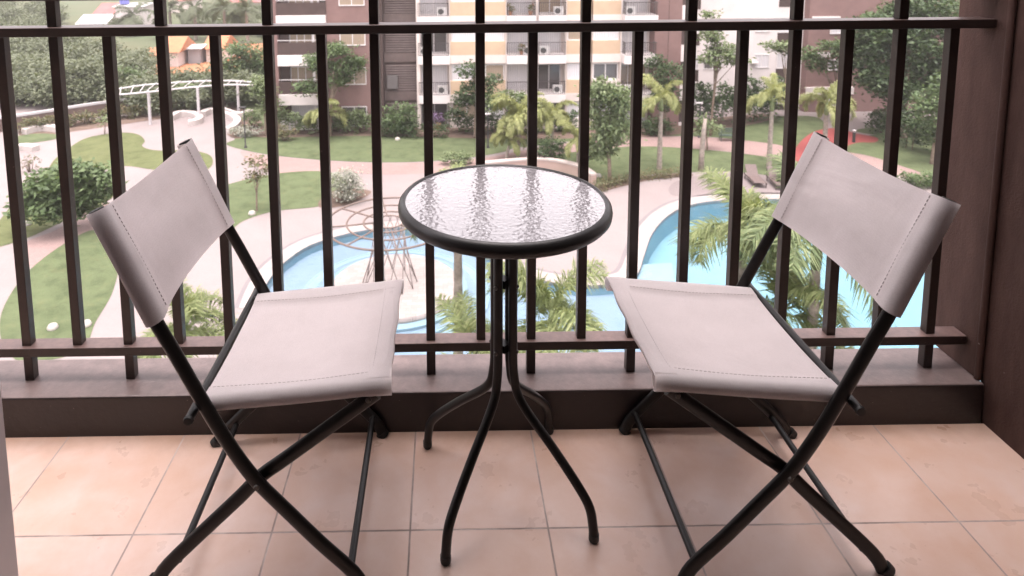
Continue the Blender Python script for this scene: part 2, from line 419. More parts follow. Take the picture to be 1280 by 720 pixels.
legp = curve3([(.026,TZ-.04),(.026,.60),(.026,.40),(.030,.32),(.050,.262),(.137,.182),(.200,.120),(.232,.078),(.242,.03),(.244,.0)], 5)
for a in (53, 143, 233, -37):
    r = math.radians(a); ca, sa = math.cos(r), math.sin(r)
    lg = MB().tube([(p[0]*ca,p[0]*sa,max(p[1],.004)) for p in legp], .0110, 12, binorm=(-sa,ca,0)).build('leg', BLACK, tb, ang=60)
    MB().lathe([(0,-.001),(.0100,-.001),(.0122,.004),(.0122,.018),(0,.018)], 14, (.244*ca,.244*sa,.001)).build('foot_cap', CAPM, lg)
    for z in (.555, .388):
        cc = (.026*ca, .026*sa, z)
        MB().tube([(.0365*ca,.0365*sa,z),(.0405*ca,.0405*sa,z)], [.0055,.0035], 10).build('bolt', STEEL, lg)
for z in (.555, .388):
    MB().lathe([(.0,-.010),(.017,-.010),(.017,.010),(0,.010)], 4, (0,0,z)).build('bracket', BLACK, tb)

# ------------------------------------------------------------------ folding chairs
W2 = .225
def oval(pts, y, rin=.0185, rout=.0105, n=14): return MB().tube([(p[0],y,p[1]) for p in pts], rin, n, binorm=(0,1,0), rb=rout)
CX = .340
def lx(pts): return [(p[0]-CX, p[1]) for p in pts]
SC = lambda L: [(.399+(p[0]-.399)*.988, p[1] if p[1] < .02 else p[1]*.988+.0165) for p in L]
post = curve3(SC(lx([(.044,.845),(.095,.730),(.144,.615),(.177,.548),(.214,.470),(.259,.378),(.300,.304),(.339,.246),(.400,.176),(.466,.102),(.535,.030),(.556,.006)])), 4)
rear = curve3(SC(lx([(.590,.428),(.490,.353),(.390,.278),(.339,.240),(.290,.190),(.247,.148),(.131,.034),(.102,.006)])), 4)
rail = SC(lx([(.218,.409),(.35,.420),(.5,.434),(.610,.444)]))
def make_chair():
    t = thing('folding_chair', 'grey fabric folding chair left of the table, backrest towards the left edge', 'chair', (CX,-.238,0), 0, 'folding chairs either side of the table')
    for s in (-1, 1):
        po = oval(post, s*W2, .0152, .0095).build('back_post', BLACK, t, ang=60)
        MB().tube([(post[0][0]+.0005,s*W2,post[0][1]-.001),(post[0][0]-.002,s*W2,post[0][1]+.0045)], [.0163,.0150], 14, binorm=(0,1,0), rb=.010).build('end_cap', CAPM, po)
        MB().tube([(.214,s*W2,.010),(.222,s*W2,-.001)], .0168, 14, binorm=(0,1,0), rb=.0125).build('foot_cap', CAPM, po)
        re = oval(rear, s*(W2-.024), .0152, .0095).build('rear_leg', BLACK, t, ang=60)
        MB().tube([(-.232,s*(W2-.024),.013),(-.243,s*(W2-.024),.0)], .0168, 14, binorm=(0,1,0), rb=.0125).build('foot_cap', CAPM, re)
        MB().tube([(.003,s*(W2+.0088),.256),(.003,s*(W2+.0130),.256)], [.0065,.0045], 12).build('pivot_bolt', STEEL, po)
        MB().tube([(.236,s*(W2-.015),.430),(.236,s*(W2-.0105),.430)], [.0065,.0045], 12).build('pivot_bolt', STEEL, re)
        oval(rail, s*(W2-.024), .011, .009).build('seat_rail', BLACK, t, ang=60)
    MB().tube([(.192,-W2,.060),(.192,W2,.060)], .0082, 12).build('front_stretcher', BLACK, t)
    MB().tube([(-.180,-(W2-.02),.062),(-.180,W2-.02,.062)], .0082, 12).build('rear_stretcher', BLACK, t)
    sb = MB().tube([(-.122,-W2-.026,.4215),(-.122,W2+.026,.4215)], .0095, 12).build('seat_bar', BLACK, t)
    for s in (-1, 1): MB().tube([(-.122,s*(W2+.025),.4215),(-.122,s*(W2+.030),.4215)], [.0108,.009], 12).build('end_cap', CAPM, sb)
    # seat: loop section across y, swept along x
    ys = W2-.024; nx = 22
    def loop(sag, rr, drop=0):
        L = []
        for a in np.linspace(-.62*PI, .5*PI, 9): L.append((ys+rr*.82*math.cos(a), rr*math.sin(a)))
        for q in np.concatenate([np.linspace(1,.835,4)[1:],np.linspace(.825,-.825,17),np.linspace(-.835,-1,4)[:-1]]): L.append((ys*q, rr-(.0022 if abs(q) < .83 else 0)-sag*(1-abs(q)**2.2)))
        for a in np.linspace(.5*PI, 1.62*PI, 9): L.append((-ys+rr*.82*math.cos(a), rr*math.sin(a)))
        for q in np.linspace(-1, 1, 19)[1:-1]: L.append((ys*q, rr-.0055-sag*(1-abs(q)**2.2)))
        return L
    vs = []; n = len(loop(0,.01))
    for i in range(nx+1):
        u = i/nx; x = -.108+u*(.276+.108)
        zc = np.interp(x+CX, [.218,.35,.5,.61], [.4205,.4315,.445,.455])
        rr = .0165+.0015*math.sin(u*PI)+.002*(u > .9)
        sag = .010+.020*math.sin(PI*min(1,u*1.05))
        wav = .0012*math.sin(9*u)
        e = .004*math.exp(-((u-1)/.05)**2)
        for (y, z) in loop(sag, rr): vs.append((x+ (.010*(abs(y)/W2)**2 if i == nx else 0), y*(1+.012*e*40*(u>.95)), zc+z+wav*(1-(y/W2)**2)))
    fs = [(i*n+k,i*n+(k+1) % n,(i+1)*n+(k+1) % n,(i+1)*n+k) for i in range(nx) for k in range(n)]
    # close the ends between upper and lower skin
    for i in (0, nx):
        for k in range(8, 26): fs.append((i*n+k, i*n+k+1, i*n+(n-1-(k+1-9)) if False else i*n+k+1, i*n+k)) if False else None
    seat = MB().add(vs, fs).build('seat', FAB, t, ang=70)
    st = MB()
    for s in (-1, 1):
        pass
    def top(x, y):
        u = (x+.108)/.384; zc = np.interp(x+CX, [.218,.35,.5,.61], [.4205,.4315,.445,.455]); q = abs(y)/ys
        return zc+.0165+.0015*math.sin(u*PI)-(.0022 if q < .83 else 0)-(.010+.020*math.sin(PI*min(1,u*1.05)))*(1-q**2.2)+.0012*math.sin(9*u)*(1-(y/W2)**2)
    for s in (-1, 1):
        y = s*(ys*.845)
        for k in range(40):
            x = -.100+k*.0093; st.tube([(x,y,top(x,y)+.0004),(x+.0062,y,top(x+.0062,y)+.0004)], .0007, 5)
    for k in range(44):
        y = -.190+k*.0088; st.tube([(.240,y,top(.240,y)+.0022),(.240,y+.0058,top(.240,y+.0058)+.0022)], .0007, 5)
    st.build('stitching', STITCH, seat)
    hem = MB(); HV = []
    for xx, up in ((.234,-.0015),(.2345,.0016),(.278,.0016),(.2815,-.002),(.2785,-.012)):
        zc = np.interp(min(xx,.27)+CX, [.218,.35,.5,.61], [.4205,.4315,.445,.455]); uu = min(1,(xx+.108)/.384); sg = .010+.020*math.sin(PI*min(1,uu*1.05)); rr = .0165+.0015*math.sin(min(1,uu)*PI)+.002
        for q in np.linspace(-.99,.99,31): HV.append((xx+.004*math.sin(q*9)*.4, ys*q, zc+rr-.0022*(abs(q) < .83)-sg*(1-abs(q)**2.2)+up))
    hem.add(HV, [(a*31+b,a*31+b+1,a*31+b+32,a*31+b+31) for a in range(4) for b in range(30)]); hem.build('front_hem', FAB, seat, ang=70)
    # backrest: sleeves on the posts with a sheet between
    PA = np.array(post); p0 = PA[0]+np.array([-.0012,.0025]); p1 = np.array([np.interp(-.620,-PA[:,1],PA[:,0]), .620]); dv = (p1-p0)/np.linalg.norm(p1-p0); nv = np.array([-dv[1], dv[0]])
    if nv[0] < 0: nv = -nv
    nu = 20; vs = []
    def bl(belly):
        L = []; rr = .0245
        for a in np.linspace(-.62*PI, .5*PI, 9): L.append((W2+rr*.72*math.cos(a), rr*.86*math.sin(a)))
        for q in np.concatenate([np.linspace(1,.865,4)[1:],np.linspace(.855,-.855,17),np.linspace(-.865,-1,4)[:-1]]): L.append((W2*q, rr*.86-(.0022 if abs(q) < .86 else .0)-belly*(1-abs(q)**2.4)))
        for a in np.linspace(.5*PI, 1.62*PI, 9): L.append((-W2+rr*.72*math.cos(a), rr*.86*math.sin(a)))
        for q in np.linspace(-1, 1, 21)[1:-1]: L.append((W2*q, rr*.86-.004-belly*(1-abs(q)**2.4)))
        return L
    n = len(bl(0))
    for i in range(nu+1):
        u = i/nu; c = p0+(p1-p0)*u
        c[0] = np.interp(-c[1], -PA[:,1], PA[:,0]) if c[1] < PA[0,1] else c[0]
        for (y, h) in bl(.022-.006*u+.003*math.sin(7*u+1)):
            edge = .010*(1-(y/W2)**2)
            cc = c+nv*h+dv*(edge if i == 0 else (-edge*.7 if i == nu else 0))
            vs.append((cc[0], y, cc[1]))
    fs = [(i*n+k,i*n+(k+1) % n,(i+1)*n+(k+1) % n,(i+1)*n+k) for i in range(nu) for k in range(n)]
    bk = MB().add(vs, fs).build('backrest', FAB, t, ang=70)
    st = MB()
    for s in (-1, 1):
        for k in range(26):
            def pt(u):
                c = p0+(p1-p0)*u; c[0] = np.interp(-c[1], -PA[:,1], PA[:,0]); h = .0245*.86-(.022-.006*u)*(1-(1-.030/W2)**2.4)+.0003; q = c+nv*h; return (q[0], s*(W2-.030), q[1])
            u = .03+k*.036; st.tube([pt(u), pt(u+.022)], .0010, 5)
    st.build('stitching', STITCH, bk)
    return t
ch = make_chair()
dup(ch, (1.457,-.238,0), PI, 'grey fabric folding chair right of the table, backrest beside the brown side wall')

# ------------------------------------------------------------------ garden ground
LAWN = lawn_mat('garden_lawn', (.062,.084,.040), (.094,.116,.060))
LAWN2 = lawn_mat('sparse_lawn', (.080,.096,.040), (.105,.118,.054))
DECK = paving_mat('pale_pink_concrete', (.215,.184,.180), .0, .7, .74)
BRICK = paving_mat('pink_paver_path', (.26,.185,.172), .012, 4.0)
PEB = paving_mat('grey_pebble_wash', (.19,.16,.158), .0, 1, .35)
BAND = paving_mat('grey_paving_band', (.165,.148,.152), .0)
REDC = paving_mat('red_rubber_court', (.22,.050,.048), .0)
COPE = paving_mat('white_pool_coping', (.30,.268,.255), .006, 1.2)
EARTH = M('far_ground_cover', (.055,.075,.038), .95, .5, .08, col2=(.085,.085,.045))
SOIL = M('bed_soil', (.13,.09,.07), .95, .3, 2, .4, 10)
def P2(pts, z=ZG): return [gp(x, y, z)[:2] for x, y in pts]
pool_px = [(322,385),(335,352),(356,328),(385,308),(420,296),(457,288),(500,284),(545,290),(580,302),(612,322),(650,343),(695,354),(738,357),(779,353),(797,342),(806,317),(816,291),(836,269),(864,256),(913,250),(1000,250),(1090,262),(1170,292),(1240,350)]
pool = catmull(P2(pool_px), 6, False) + [(22,10),(-8,10)]
pool_c = np.array(pool)
def offset(poly, d):
    out = []; n = len(poly)
    A = sum(poly[i][0]*poly[(i+1) % n][1]-poly[(i+1) % n][0]*poly[i][1] for i in range(n)); sg = 1 if A > 0 else -1
    for i in range(n):
        a, b, c = np.array(poly[i-1]), np.array(poly[i]), np.array(poly[(i+1) % n])
        t = (b-a)/np.linalg.norm(b-a)+(c-b)/np.linalg.norm(c-b); t /= np.linalg.norm(t)
        out.append(tuple(b+sg*d*np.array([t[1],-t[0]])))
    return out
deck_out = [(-60,2),(60,2),(60,58),(-60,58)]
struct(MB().sheet([(-900,-300),(900,-300),(900,1500),(-900,1500)], ZG-.03, [[(-58,4),(58,4),(58,56),(-58,56)]]).build('ground', EARTH, smooth=False, recalc=False))
pool_in = offset(pool, -.0)
struct(MB().sheet(deck_out, ZG, [pool_in]).build('pool_deck', DECK, smooth=False, recalc=False))
cope_out = offset(pool, .75)
mb = MB(); n = len(pool)
for i in range(n-3):
    a, b, c, d = pool[i], pool[i+1], cope_out[i+1], cope_out[i]
    mb.add([(a[0],a[1],ZG+.02),(b[0],b[1],ZG+.02),(c[0],c[1],ZG+.02),(d[0],d[1],ZG+.02),(a[0],a[1],ZG-.15),(b[0],b[1],ZG-.15),(c[0],c[1],ZG-.01),(d[0],d[1],ZG-.01)],
           [(0,1,2,3),(0,4,5,1),(3,2,6,7)])
struct(mb.build('pool_coping', COPE, smooth=False))
band_out = offset(pool, .95)
mb = MB()
for i in range(n-3):
    mb.add([(*cope_out[i],ZG+.006),(*cope_out[i+1],ZG+.006),(*band_out[i+1],ZG+.006),(*band_out[i],ZG+.006)], [(0,1,2,3)])
struct(mb.build('paving_band', BAND, smooth=False))
POOLT = M('pale_blue_pool_tile', (.185,.305,.37), .5, .06, .4, col2=(.21,.32,.38))
POOLS = M('shallow_pool_tile', (.225,.265,.335), .5, .05, .4)
mb = MB().sheet(pool, ZG-1.1)
for i in range(n):
    a, b = pool[i], pool[(i+1) % n]; mb.add([(*a,ZG-1.1),(*b,ZG-1.1),(*b,ZG-.0),(*a,ZG-.0)], [(0,1,2,3)])
struct(mb.build('pool_basin', POOLT, smooth=False, recalc=False))
# shallow lobe on the left
shal = [p for p in pool if p[0] < 6.3 and p[1] > 11] ; 
sh = catmull(P2([(322,385),(335,352),(356,328),(385,308),(420,296),(457,288),(500,284),(545,290),(580,302),(612,322),(650,343),(695,354),(738,357),(779,353),(790,400),(780,470),(300,470)]), 4)
struct(MB().prism(offset(sh,.6), ZG-1.09, ZG-.45).build('shallow_pool_floor', POOLS, smooth=False))
struct(MB().sheet(offset(pool,-.002), ZG-.10).build('pool_water', water_mat(), smooth=False, recalc=False))
# round island with steps
PC = gp(494, 356)
isl = MB().lathe([(0,0),(2.66,0),(2.68,-.03),(2.68,-.2),(2.66,-1.1)], 72, (PC[0],PC[1],ZG+.06)); 
struct(isl.build('round_island', COPE))
STEP = M('pool_step_edge', (.27,.335,.385), .5, .05, 1)
for j, (r, z) in enumerate(((3.05,-.16),(3.5,-.27),(4.0,-.38))):
    struct(MB().lathe([(2.5,0),(r,0),(r,-.7)], 72, (PC[0],PC[1],ZG+z)).build('pool_step', POOLS if j % 2 else STEP))
    struct(MB().lathe([(r-.09,.0),(r-.09,.012),(r+.004,.012),(r+.004,-.05)], 72, (PC[0],PC[1],ZG+z)).build('step_nosing', STEP))
for j in range(4):
    y0 = 323+j*8.5; a = gp(797, y0+2); b = gp(838, y0-1)
    pts = [gp(793-1.5*j,y0+3), gp(840,y0), gp(850,y0+60), gp(785,y0+60)]
    struct(MB().prism([p[:2] for p in pts], ZG-1.09, ZG-.2-.14*j).build('pool_step', POOLT if j % 2 else STEP, smooth=False))

def area(name, px, mat, z, n=6): return struct(MB().sheet(catmull(P2(px), n), z).build(name, mat, smooth=False, recalc=False))
area('lawn', [(283,180),(300,173),(345,160),(460,158),(560,160),(640,168),(640,186),(595,196),(530,202),(470,203),(400,200),(340,194),(302,187)], LAWN, ZG+.012)
area('lawn', [(262,243),(284,231),(340,218),(398,214),(428,222),(436,245),(400,258),(345,264),(305,276),(280,294),(255,290)], LAWN, ZG+.012)
area('lawn', [(85,186),(110,172),(150,166),(172,168),(181,176),(178,183),(195,188),(235,188),(262,194),(264,208),(240,218),(190,212),(150,208),(100,222),(60,232),(64,205)], LAWN2, ZG+.012)
area('lawn', [(28,300),(75,279),(112,262),(142,244),(110,228),(40,235),(0,275),(-20,310)], LAWN2, ZG+.012)
area('lawn', [(30,345),(80,305),(122,288),(146,325),(142,362),(120,402),(98,440),(20,450),(0,400)], LAWN, ZG+.012)
area('lawn', [(15,172),(48,167),(78,170),(60,176),(20,180)], LAWN, ZG+.012, 4)
area('lawn', [(690,197),(720,190),(800,183),(900,189),(985,201),(1010,215),(985,222),(920,215),(850,216),(800,221),(762,236),(725,242),(690,225)], LAWN, ZG+.012)
area('lawn', [(640,168),(700,160),(800,158),(900,150),(1010,145),(1030,160),(1005,185),(960,179),(880,171),(800,171),(700,178),(650,184)], LAWN, ZG+.010)
area('lawn', [(1048,186),(1075,172),(1110,168),(1180,170),(1230,190),(1230,240),(1140,212),(1090,196)], LAWN, ZG+.014)
area('lawn', [(1070,164),(1085,160),(1120,160),(1130,150),(1180,150),(1180,172),(1100,169)], LAWN, ZG+.010)
area('lawn', [(285,120),(345,128),(340,165),(305,185),(292,180),(300,160),(310,140)], LAWN, ZG+.008)
area('brick_path', [(300,190),(340,195),(400,201),(470,204),(530,203),(600,198),(660,187),(720,178),(800,171.5),(880,171.5),(960,179),(1010,188),(1010,202),(960,197),(900,188.5),(800,183),(720,190),(660,203),(600,212),(530,217),(470,218),(400,214),(340,217)], BRICK, ZG+.006)
area('pebble_paving', [(840,244),(838,232),(860,222),(915,216),(985,224),(1040,240),(1040,247),(915,243),(870,245)], PEB, ZG+.006)
area('red_court', [(992,196),(1000,178),(1020,164),(1050,160),(1066,166),(1095,172),(1094,178),(1070,179),(1045,190),(1030,205),(1005,206)], REDC, ZG+.016)
area('planting_bed', [(30,158),(85,152),(150,146),(215,139),(262,130),(300,128),(312,138),(285,140),(250,143),(215,147),(150,156),(88,165),(30,172)], SOIL, ZG+.006)
area('planting_bed', [(282,162),(297,150),(318,146),(330,160),(310,172),(290,172)], SOIL, ZG+.010)
area('planting_bed', [(398,258),(405,245),(430,236),(460,238),(462,243),(440,254),(415,260)], SOIL, ZG+.014)
area('planting_bed', [(330,164),(460,156),(640,160),(760,162),(950,142),(950,154),(830,170),(760,172),(640,174),(460,170),(330,172)], SOIL, ZG+.016, 4)
area('planting_bed', [(735,236),(770,226),(830,218),(862,217),(862,221),(820,224),(775,234),(740,243)], SOIL, ZG+.018, 4)
area('garden_path', [(40,335),(75,312),(120,292),(160,262),(110,255),(75,285),(30,305)], BRICK, ZG+.005, 4)
area('footpath', [(1040,196),(1070,187),(1110,196),(1180,225),(1180,240),(1110,215)], BRICK, ZG+.008, 4)

# ------------------------------------------------------------------ plants
LF_DARK = leafmat('dark_green_leaf', (.035,.062,.030), (.066,.102,.046), (.105,.150,.068))
LF_MID = leafmat('mid_green_leaf', (.060,.095,.045), (.105,.155,.068), (.160,.215,.100))
LF_LIGHT = leafmat('light_green_leaf', (.095,.135,.065), (.155,.200,.100), (.215,.260,.140))
LF_PALE = leafmat('pale_variegated_leaf', (.16,.18,.14), (.32,.33,.29), (.48,.48,.44))
LF_DUSTY = leafmat('dusty_green_leaf', (.090,.110,.068), (.135,.158,.100), (.190,.205,.140))
LF_AUT = leafmat('russet_green_leaf', (.085,.100,.050), (.140,.145,.075), (.215,.135,.085))
PALM_L = leafmat('palm_leaflet', (.115,.150,.065), (.200,.240,.105), (.310,.325,.160), .35)
PALM_N = leafmat('deep_palm_leaflet', (.090,.125,.062), (.165,.215,.105), (.280,.310,.165), .35)
PALM_Y = leafmat('yellow_palm_leaflet', (.185,.215,.085), (.290,.315,.135), (.390,.390,.190), .35)
BARK = M('grey_brown_bark', (.20,.155,.12), .9, .4, 6, .6, 30, .2, dist=.02)
PBARK = M('ringed_palm_bark', (.29,.25,.215), .85, .35, 5, .5, 22, .2, dist=.02)
CROWNSH = M('green_crownshaft', (.16,.20,.085), .55, .25, 4)
def leaf_arrays(C, size, flat=.55, asp=.45, up=None):
    n = len(C)
    N = rng.normal(size=(n,3)); N[:,2] = np.abs(N[:,2])+flat*1.6; N /= np.linalg.norm(N,axis=1)[:,None]
    A = rng.normal(size=(n,3)); U = np.cross(N,A); U /= np.linalg.norm(U,axis=1)[:,None]; V = np.cross(N,U)
    L = (size*rng.uniform(.65,1.3,n))[:,None]
    tip = C+U*L-N*L*.18; base = C-U*L*.8-N*L*.10
    v = np.stack([base, C+V*L*asp, tip, C-V*L*asp], 1).reshape(-1,3)
    return v
def mesh_quads(name, v):
    n = len(v)//4; me = bpy.data.meshes.new(name)
    me.vertices.add(len(v)); me.vertices.foreach_set('co', v.astype(np.float32).ravel())
    me.loops.add(n*4); me.loops.foreach_set('vertex_index', np.arange(n*4, dtype=np.int32))
    me.polygons.add(n); me.polygons.foreach_set('loop_start', np.arange(0, n*4, 4, dtype=np.int32)); me.polygons.foreach_set('loop_total', np.full(n, 4, dtype=np.int32))
    me.update(); me.validate(); return me
def clump_pts(lobes, per, spread, shell=.55):
    """leaf centres gathered in small clumps scattered through the outer volume of ellipsoid lobes"""
    out = []
    for (cx,cy,cz,rx,ry,rz,nc) in lobes:
        d = rng.normal(size=(nc,3)); d /= np.linalg.norm(d,axis=1)[:,None]
        r = (shell+(1-shell)*rng.random(nc))**.7*rng.uniform(.72,1.08,nc)
        cc = np.array([cx,cy,cz])+d*r[:,None]*np.array([rx,ry,rz])
        p = np.repeat(cc, per, 0)+rng.normal(size=(nc*per,3))*spread*np.array([1,1,.6])
        out.append(p)
    return np.concatenate(out)
def limb_mesh(h, r, tips, lean=(0,0)):
    mb = MB(); top = (lean[0],lean[1],h)
    mb.tube(curve3([(0,0,-.1),(lean[0]*.2,lean[1]*.2,h*.35),(lean[0]*.7,lean[1]*.5,h*.7),top],4), list(np.linspace(r*1.25,r*.6,13)), 9)
    for (x,y,z) in tips:
        q = random.uniform(.45,.95); s = (lean[0]*q*q,lean[1]*q*q,h*q)
        mid = (s[0]*.5+x*.5+random.uniform(-.2,.2), s[1]*.5+y*.5, s[2]*.4+z*.6-.1)
        mb.tube(curve3([s,mid,(x,y,z)],4), list(np.linspace(r*.48,r*.10,9)), 6)
    return mb
def tree(name, label, loc, lobes, mat, trunk_h, trunk_r, leaf=.16, per=14, spread=.3, lean=(0,0), group=None, cat='tree', shell=.5, rz=0, s=1., flat=.55):
    t = thing(name, label, cat, loc, rz, group); t.scale = (s,)*3
    tips = [(l[0]+random.uniform(-.4,.4)*l[3],l[1]+random.uniform(-.4,.4)*l[4],l[2]+random.uniform(-.3,.3)*l[5]) for l in lobes for _ in range(2)]
    if trunk_h > 0: limb_mesh(trunk_h, trunk_r, tips, lean).build('trunk', BARK, t, ang=180)
    link('crown', mesh_quads('crown', leaf_arrays(clump_pts(lobes, per, spread, shell), leaf, flat)), mat, t)
    return t
def shrub(name, label, loc, rx, ry, rz_, mat, leaf=.09, nc=90, per=14, group=None, cat='shrub', lobes=None):
    t = thing(name, label, cat, loc, 0, group)
    L = lobes or [(0,0,rz_*.55,rx*.9,ry*.9,rz_*.5,nc//2),(rx*.3,ry*.1,rz_*.4,rx*.65,ry*.8,rz_*.42,nc//4),(-rx*.3,-ry*.1,rz_*.42,rx*.65,ry*.8,rz_*.42,nc//4)]
    mb = MB()
    for l in L[:6]:
        for _ in range(3): mb.tube([(l[0]*.3,l[1]*.3,-.05),(l[0]*.8+random.uniform(-.3,.3)*l[3],l[1]+random.uniform(-.3,.3)*l[4],l[2])], [.03,.012], 5)
    mb.build('stems', BARK, t, ang=180)
    p = clump_pts(L, per, min(rx,ry,rz_)*.16, .45); p[:,2] = np.maximum(p[:,2], .05)
    link('foliage', mesh_quads('foliage', leaf_arrays(p, leaf)), mat, t)
    return t
def hedge_line(name, label, pts, wid, h, mat, leaf=.1, dens=34, per=12, cat='hedge'):
    c = np.array([p[:2] for p in pts]); base = thing(name, label, cat, (c[0][0],c[0][1],ZG))
    P = []; mb = MB()
    for i in range(len(c)-1):
        a, b = c[i], c[i+1]; L = np.linalg.norm(b-a); n = max(3,int(L*dens*wid))
        u = rng.random(n); nr = np.array([-(b-a)[1],(b-a)[0]])/L
        z = h*np.sqrt(rng.random(n)); off = rng.uniform(-.5,.5,n)*wid*(1-.35*z/h)
        hh = 1+.18*np.sin(u*L*2.1+i*1.7)
        q = a+np.outer(u,b-a)+np.outer(off,nr)-c[0]
        P.append(np.column_stack([q, z*hh]))
        for k in range(int(L/1.6)+1):
            s = a+(b-a)*min(1,k*1.6/L)-c[0]; MB().tube([(0,0,-.03),(.1,0,h*.7)], [.03,.015], 5).build('stem', BARK, base, (s[0],s[1],0), ang=180)
    P = np.concatenate(P); P = np.repeat(P, per, 0)+rng.normal(size=(len(P)*per,3))*.14; P[:,2] = np.maximum(P[:,2], .04)
    link('foliage', mesh_quads('foliage', leaf_arrays(P, leaf)), mat, base); return base

def frond_mesh(L, rise, droop, nl, ll, wd, plume=1.0, name='frond'):
    """one feather frond along +x: arching stalk with leaflets all round it"""
    pts = []; ang = rise; p = np.zeros(3); N = 16
    for i in range(N+1):
        pts.append(p.copy()); ang -= droop/N*(.45+1.1*i/N); p = p+np.array([math.cos(ang),0,math.sin(ang)])*L/N
    pts = np.array(pts); mb = MB(); mb.tube([tuple(q) for q in pts], list(np.linspace(.034,.008,N+1)*L/2.4), 5)
    vs = []
    for k in range(nl):
        u = .14+.86*(k+.5*random.random())/nl; f = u*N; i = min(int(f),N-1); q = pts[i]+(pts[i+1]-pts[i])*(f-i)
        t = pts[i+1]-pts[i]; t /= np.linalg.norm(t); up = np.array([-t[2],0,t[0]])
        for s in (-1,1):
            tw = random.gauss(.25,.5*plume)
            d = t*random.uniform(.45,.8)+np.array([0,s,0])*math.cos(tw)+up*math.sin(tw)*random.choice((1,1,-.6)); d /= np.linalg.norm(d)
            l = ll*(.55+.9*math.sin(PI*min(1,u*.88+.10)))*random.uniform(.75,1.15)*.75
            wv = np.cross(d, up); wv /= np.linalg.norm(wv)+1e-9
            m_ = q+d*l*.5+np.array([0,0,-.03*l]); e = q+d*l*.98+np.array([0,0,-.34*l])
            vs += [q-wv*wd*.35, q+wv*wd*.35, m_+wv*wd*.5, m_-wv*wd*.5,  m_-wv*wd*.5, m_+wv*wd*.5, e+wv*wd*.08, e-wv*wd*.08]
    o = len(mb.v); mb.v += [tuple(map(float,v)) for v in vs]; mb.f += [(o+4*j,o+4*j+1,o+4*j+2,o+4*j+3) for j in range(len(vs)//4)]
    me = bpy.data.meshes.new(name); me.from_pydata(mb.v, [], mb.f); me.update(); return me
FR = {}
def fronds(key, L, nl, ll, wd, kinds, mat, plume=1.):
    FR[key] = []
    for rise, droop in kinds:
        me = frond_mesh(L, rise, droop, nl, ll, wd, plume); me.materials.append(mat); FR[key].append(me)
fronds('near', 2.3, 85, .62, .034, ((1.25,1.5),(.95,2.0),(.6,2.2),(.2,1.9)), PALM_N, 1.0)
fronds('nearlight', 2.1, 80, .58, .036, ((1.25,1.6),(.9,2.1),(.55,2.2),(.2,1.9)), PALM_L, 1.0)
fronds('mid', 2.35, 120, .36, .045, ((1.35,1.9),(1.1,2.7),(.85,3.1),(.5,2.6)), PALM_Y, 1.6)
fronds('coco', 3.4, 40, .75, .085, ((1.2,1.6),(.8,1.9),(.4,2.0),(.0,1.6)), LF_DUSTY, .3)
def palm(label, loc, h, r, key, nf=14, s=1., shaft=.8, name='palm_tree', group=None, tilt=(0,0)):
    t = thing(name, label, 'palm', loc, random.random()*6, group)
    mb = MB(); N = 26
    pts = [(tilt[0]*(i/N)**1.5, tilt[1]*(i/N)**1.5, h*i/N-.05) for i in range(N+1)]
    rr = [r*(1.25-.35*i/N)*(1.06 if i % 2 else .97) for i in range(N+1)]
    mb.tube(pts, rr, 12); mb.build('trunk', PBARK, t, ang=180)
    if shaft: MB().tube([(tilt[0],tilt[1],h-.06),(tilt[0],tilt[1],h+shaft*.35),(tilt[0],tilt[1],h+shaft)], [r*.98,r*1.12,r*.45], 12).build('crownshaft', CROWNSH, t, ang=180)
    for k in range(nf):
        lay = k % 4; me = FR[key][lay]
        o = bpy.data.objects.new('frond', me); COL.objects.link(o); o.parent = t
        o.location = (tilt[0],tilt[1],h+shaft*(.92-.08*lay)); o.scale = (s*random.uniform(.88,1.1),)*3
        o.rotation_euler = (random.uniform(-.15,.15), random.uniform(-.12,.12), k*2.39996+random.uniform(-.2,.2))
    return t
def at_crown(x, y, z): return gp(x, y, z)[:2]
def near_palm(label, x, y, z, key, **k):
    p = at_crown(x, y, z); return palm(label, (p[0],p[1],ZG-.4), z-ZG-.3, .115, key, **k)
near_palm('tall feathery palm with bare slender trunk before the right pool lobe', 1022, 296, -5.4, 'near', nf=18, s=.98)
near_palm('tall pale green plumed palm, left neighbour of the bare slender trunked palm', 930, 285, -5.9, 'nearlight', nf=17, s=.92)
near_palm('lower bushy palm under the two tall palms by the right pool', 975, 385, -7.3, 'nearlight', nf=16, s=.95)
near_palm('palm with yellowing fronds behind the table, just right of its legs', 690, 392, -6.6, 'nearlight', nf=17, s=.82)
near_palm('palm with light drooping fronds half hidden behind the round table top', 572, 262, -5.2, 'nearlight', nf=15, s=.74)
near_palm('short yellow green palm seen between the left chair back and the railing', 232, 408, -7.8, 'nearlight', nf=15, s=.78, name='palm_tree')
near_palm('low palm whose frond tips show through the gap under the lower rail', 590, 455, -8.2, 'nearlight', nf=14, s=.8)
def mid_palm(label, x, yb, yc, r=.13, key='mid', **k):
    b = gp(x, yb); Y = b[1]; c = fp(x, yc, Y); return palm(label, b, c[2]-ZG-.8, r, key, **k)
mid_palm('tall yellow green foxtail palm with grey trunk just right of the willow', 824, 212, 122, nf=13, s=1.0)
mid_palm('foxtail palm with slim trunk standing behind the pair of loungers', 961, 211, 122, nf=13, s=.95)
mid_palm('wide foxtail palm in front of the red court', 1030, 192, 128, .14, nf=14, s=1.0)
mid_palm('drooping palm in front of the brown wing of the apartment building', 408, 172, 138, nf=13, s=.95, shaft=.6)
mid_palm('arching palm with fine yellow fronds beside the cream wing balconies', 648, 200, 138, .11, nf=18, s=1.05, shaft=.5)
mid_palm('arching palm behind the dark rounded bush right of the table', 690, 196, 140, .11, nf=15, s=.95, shaft=.5)
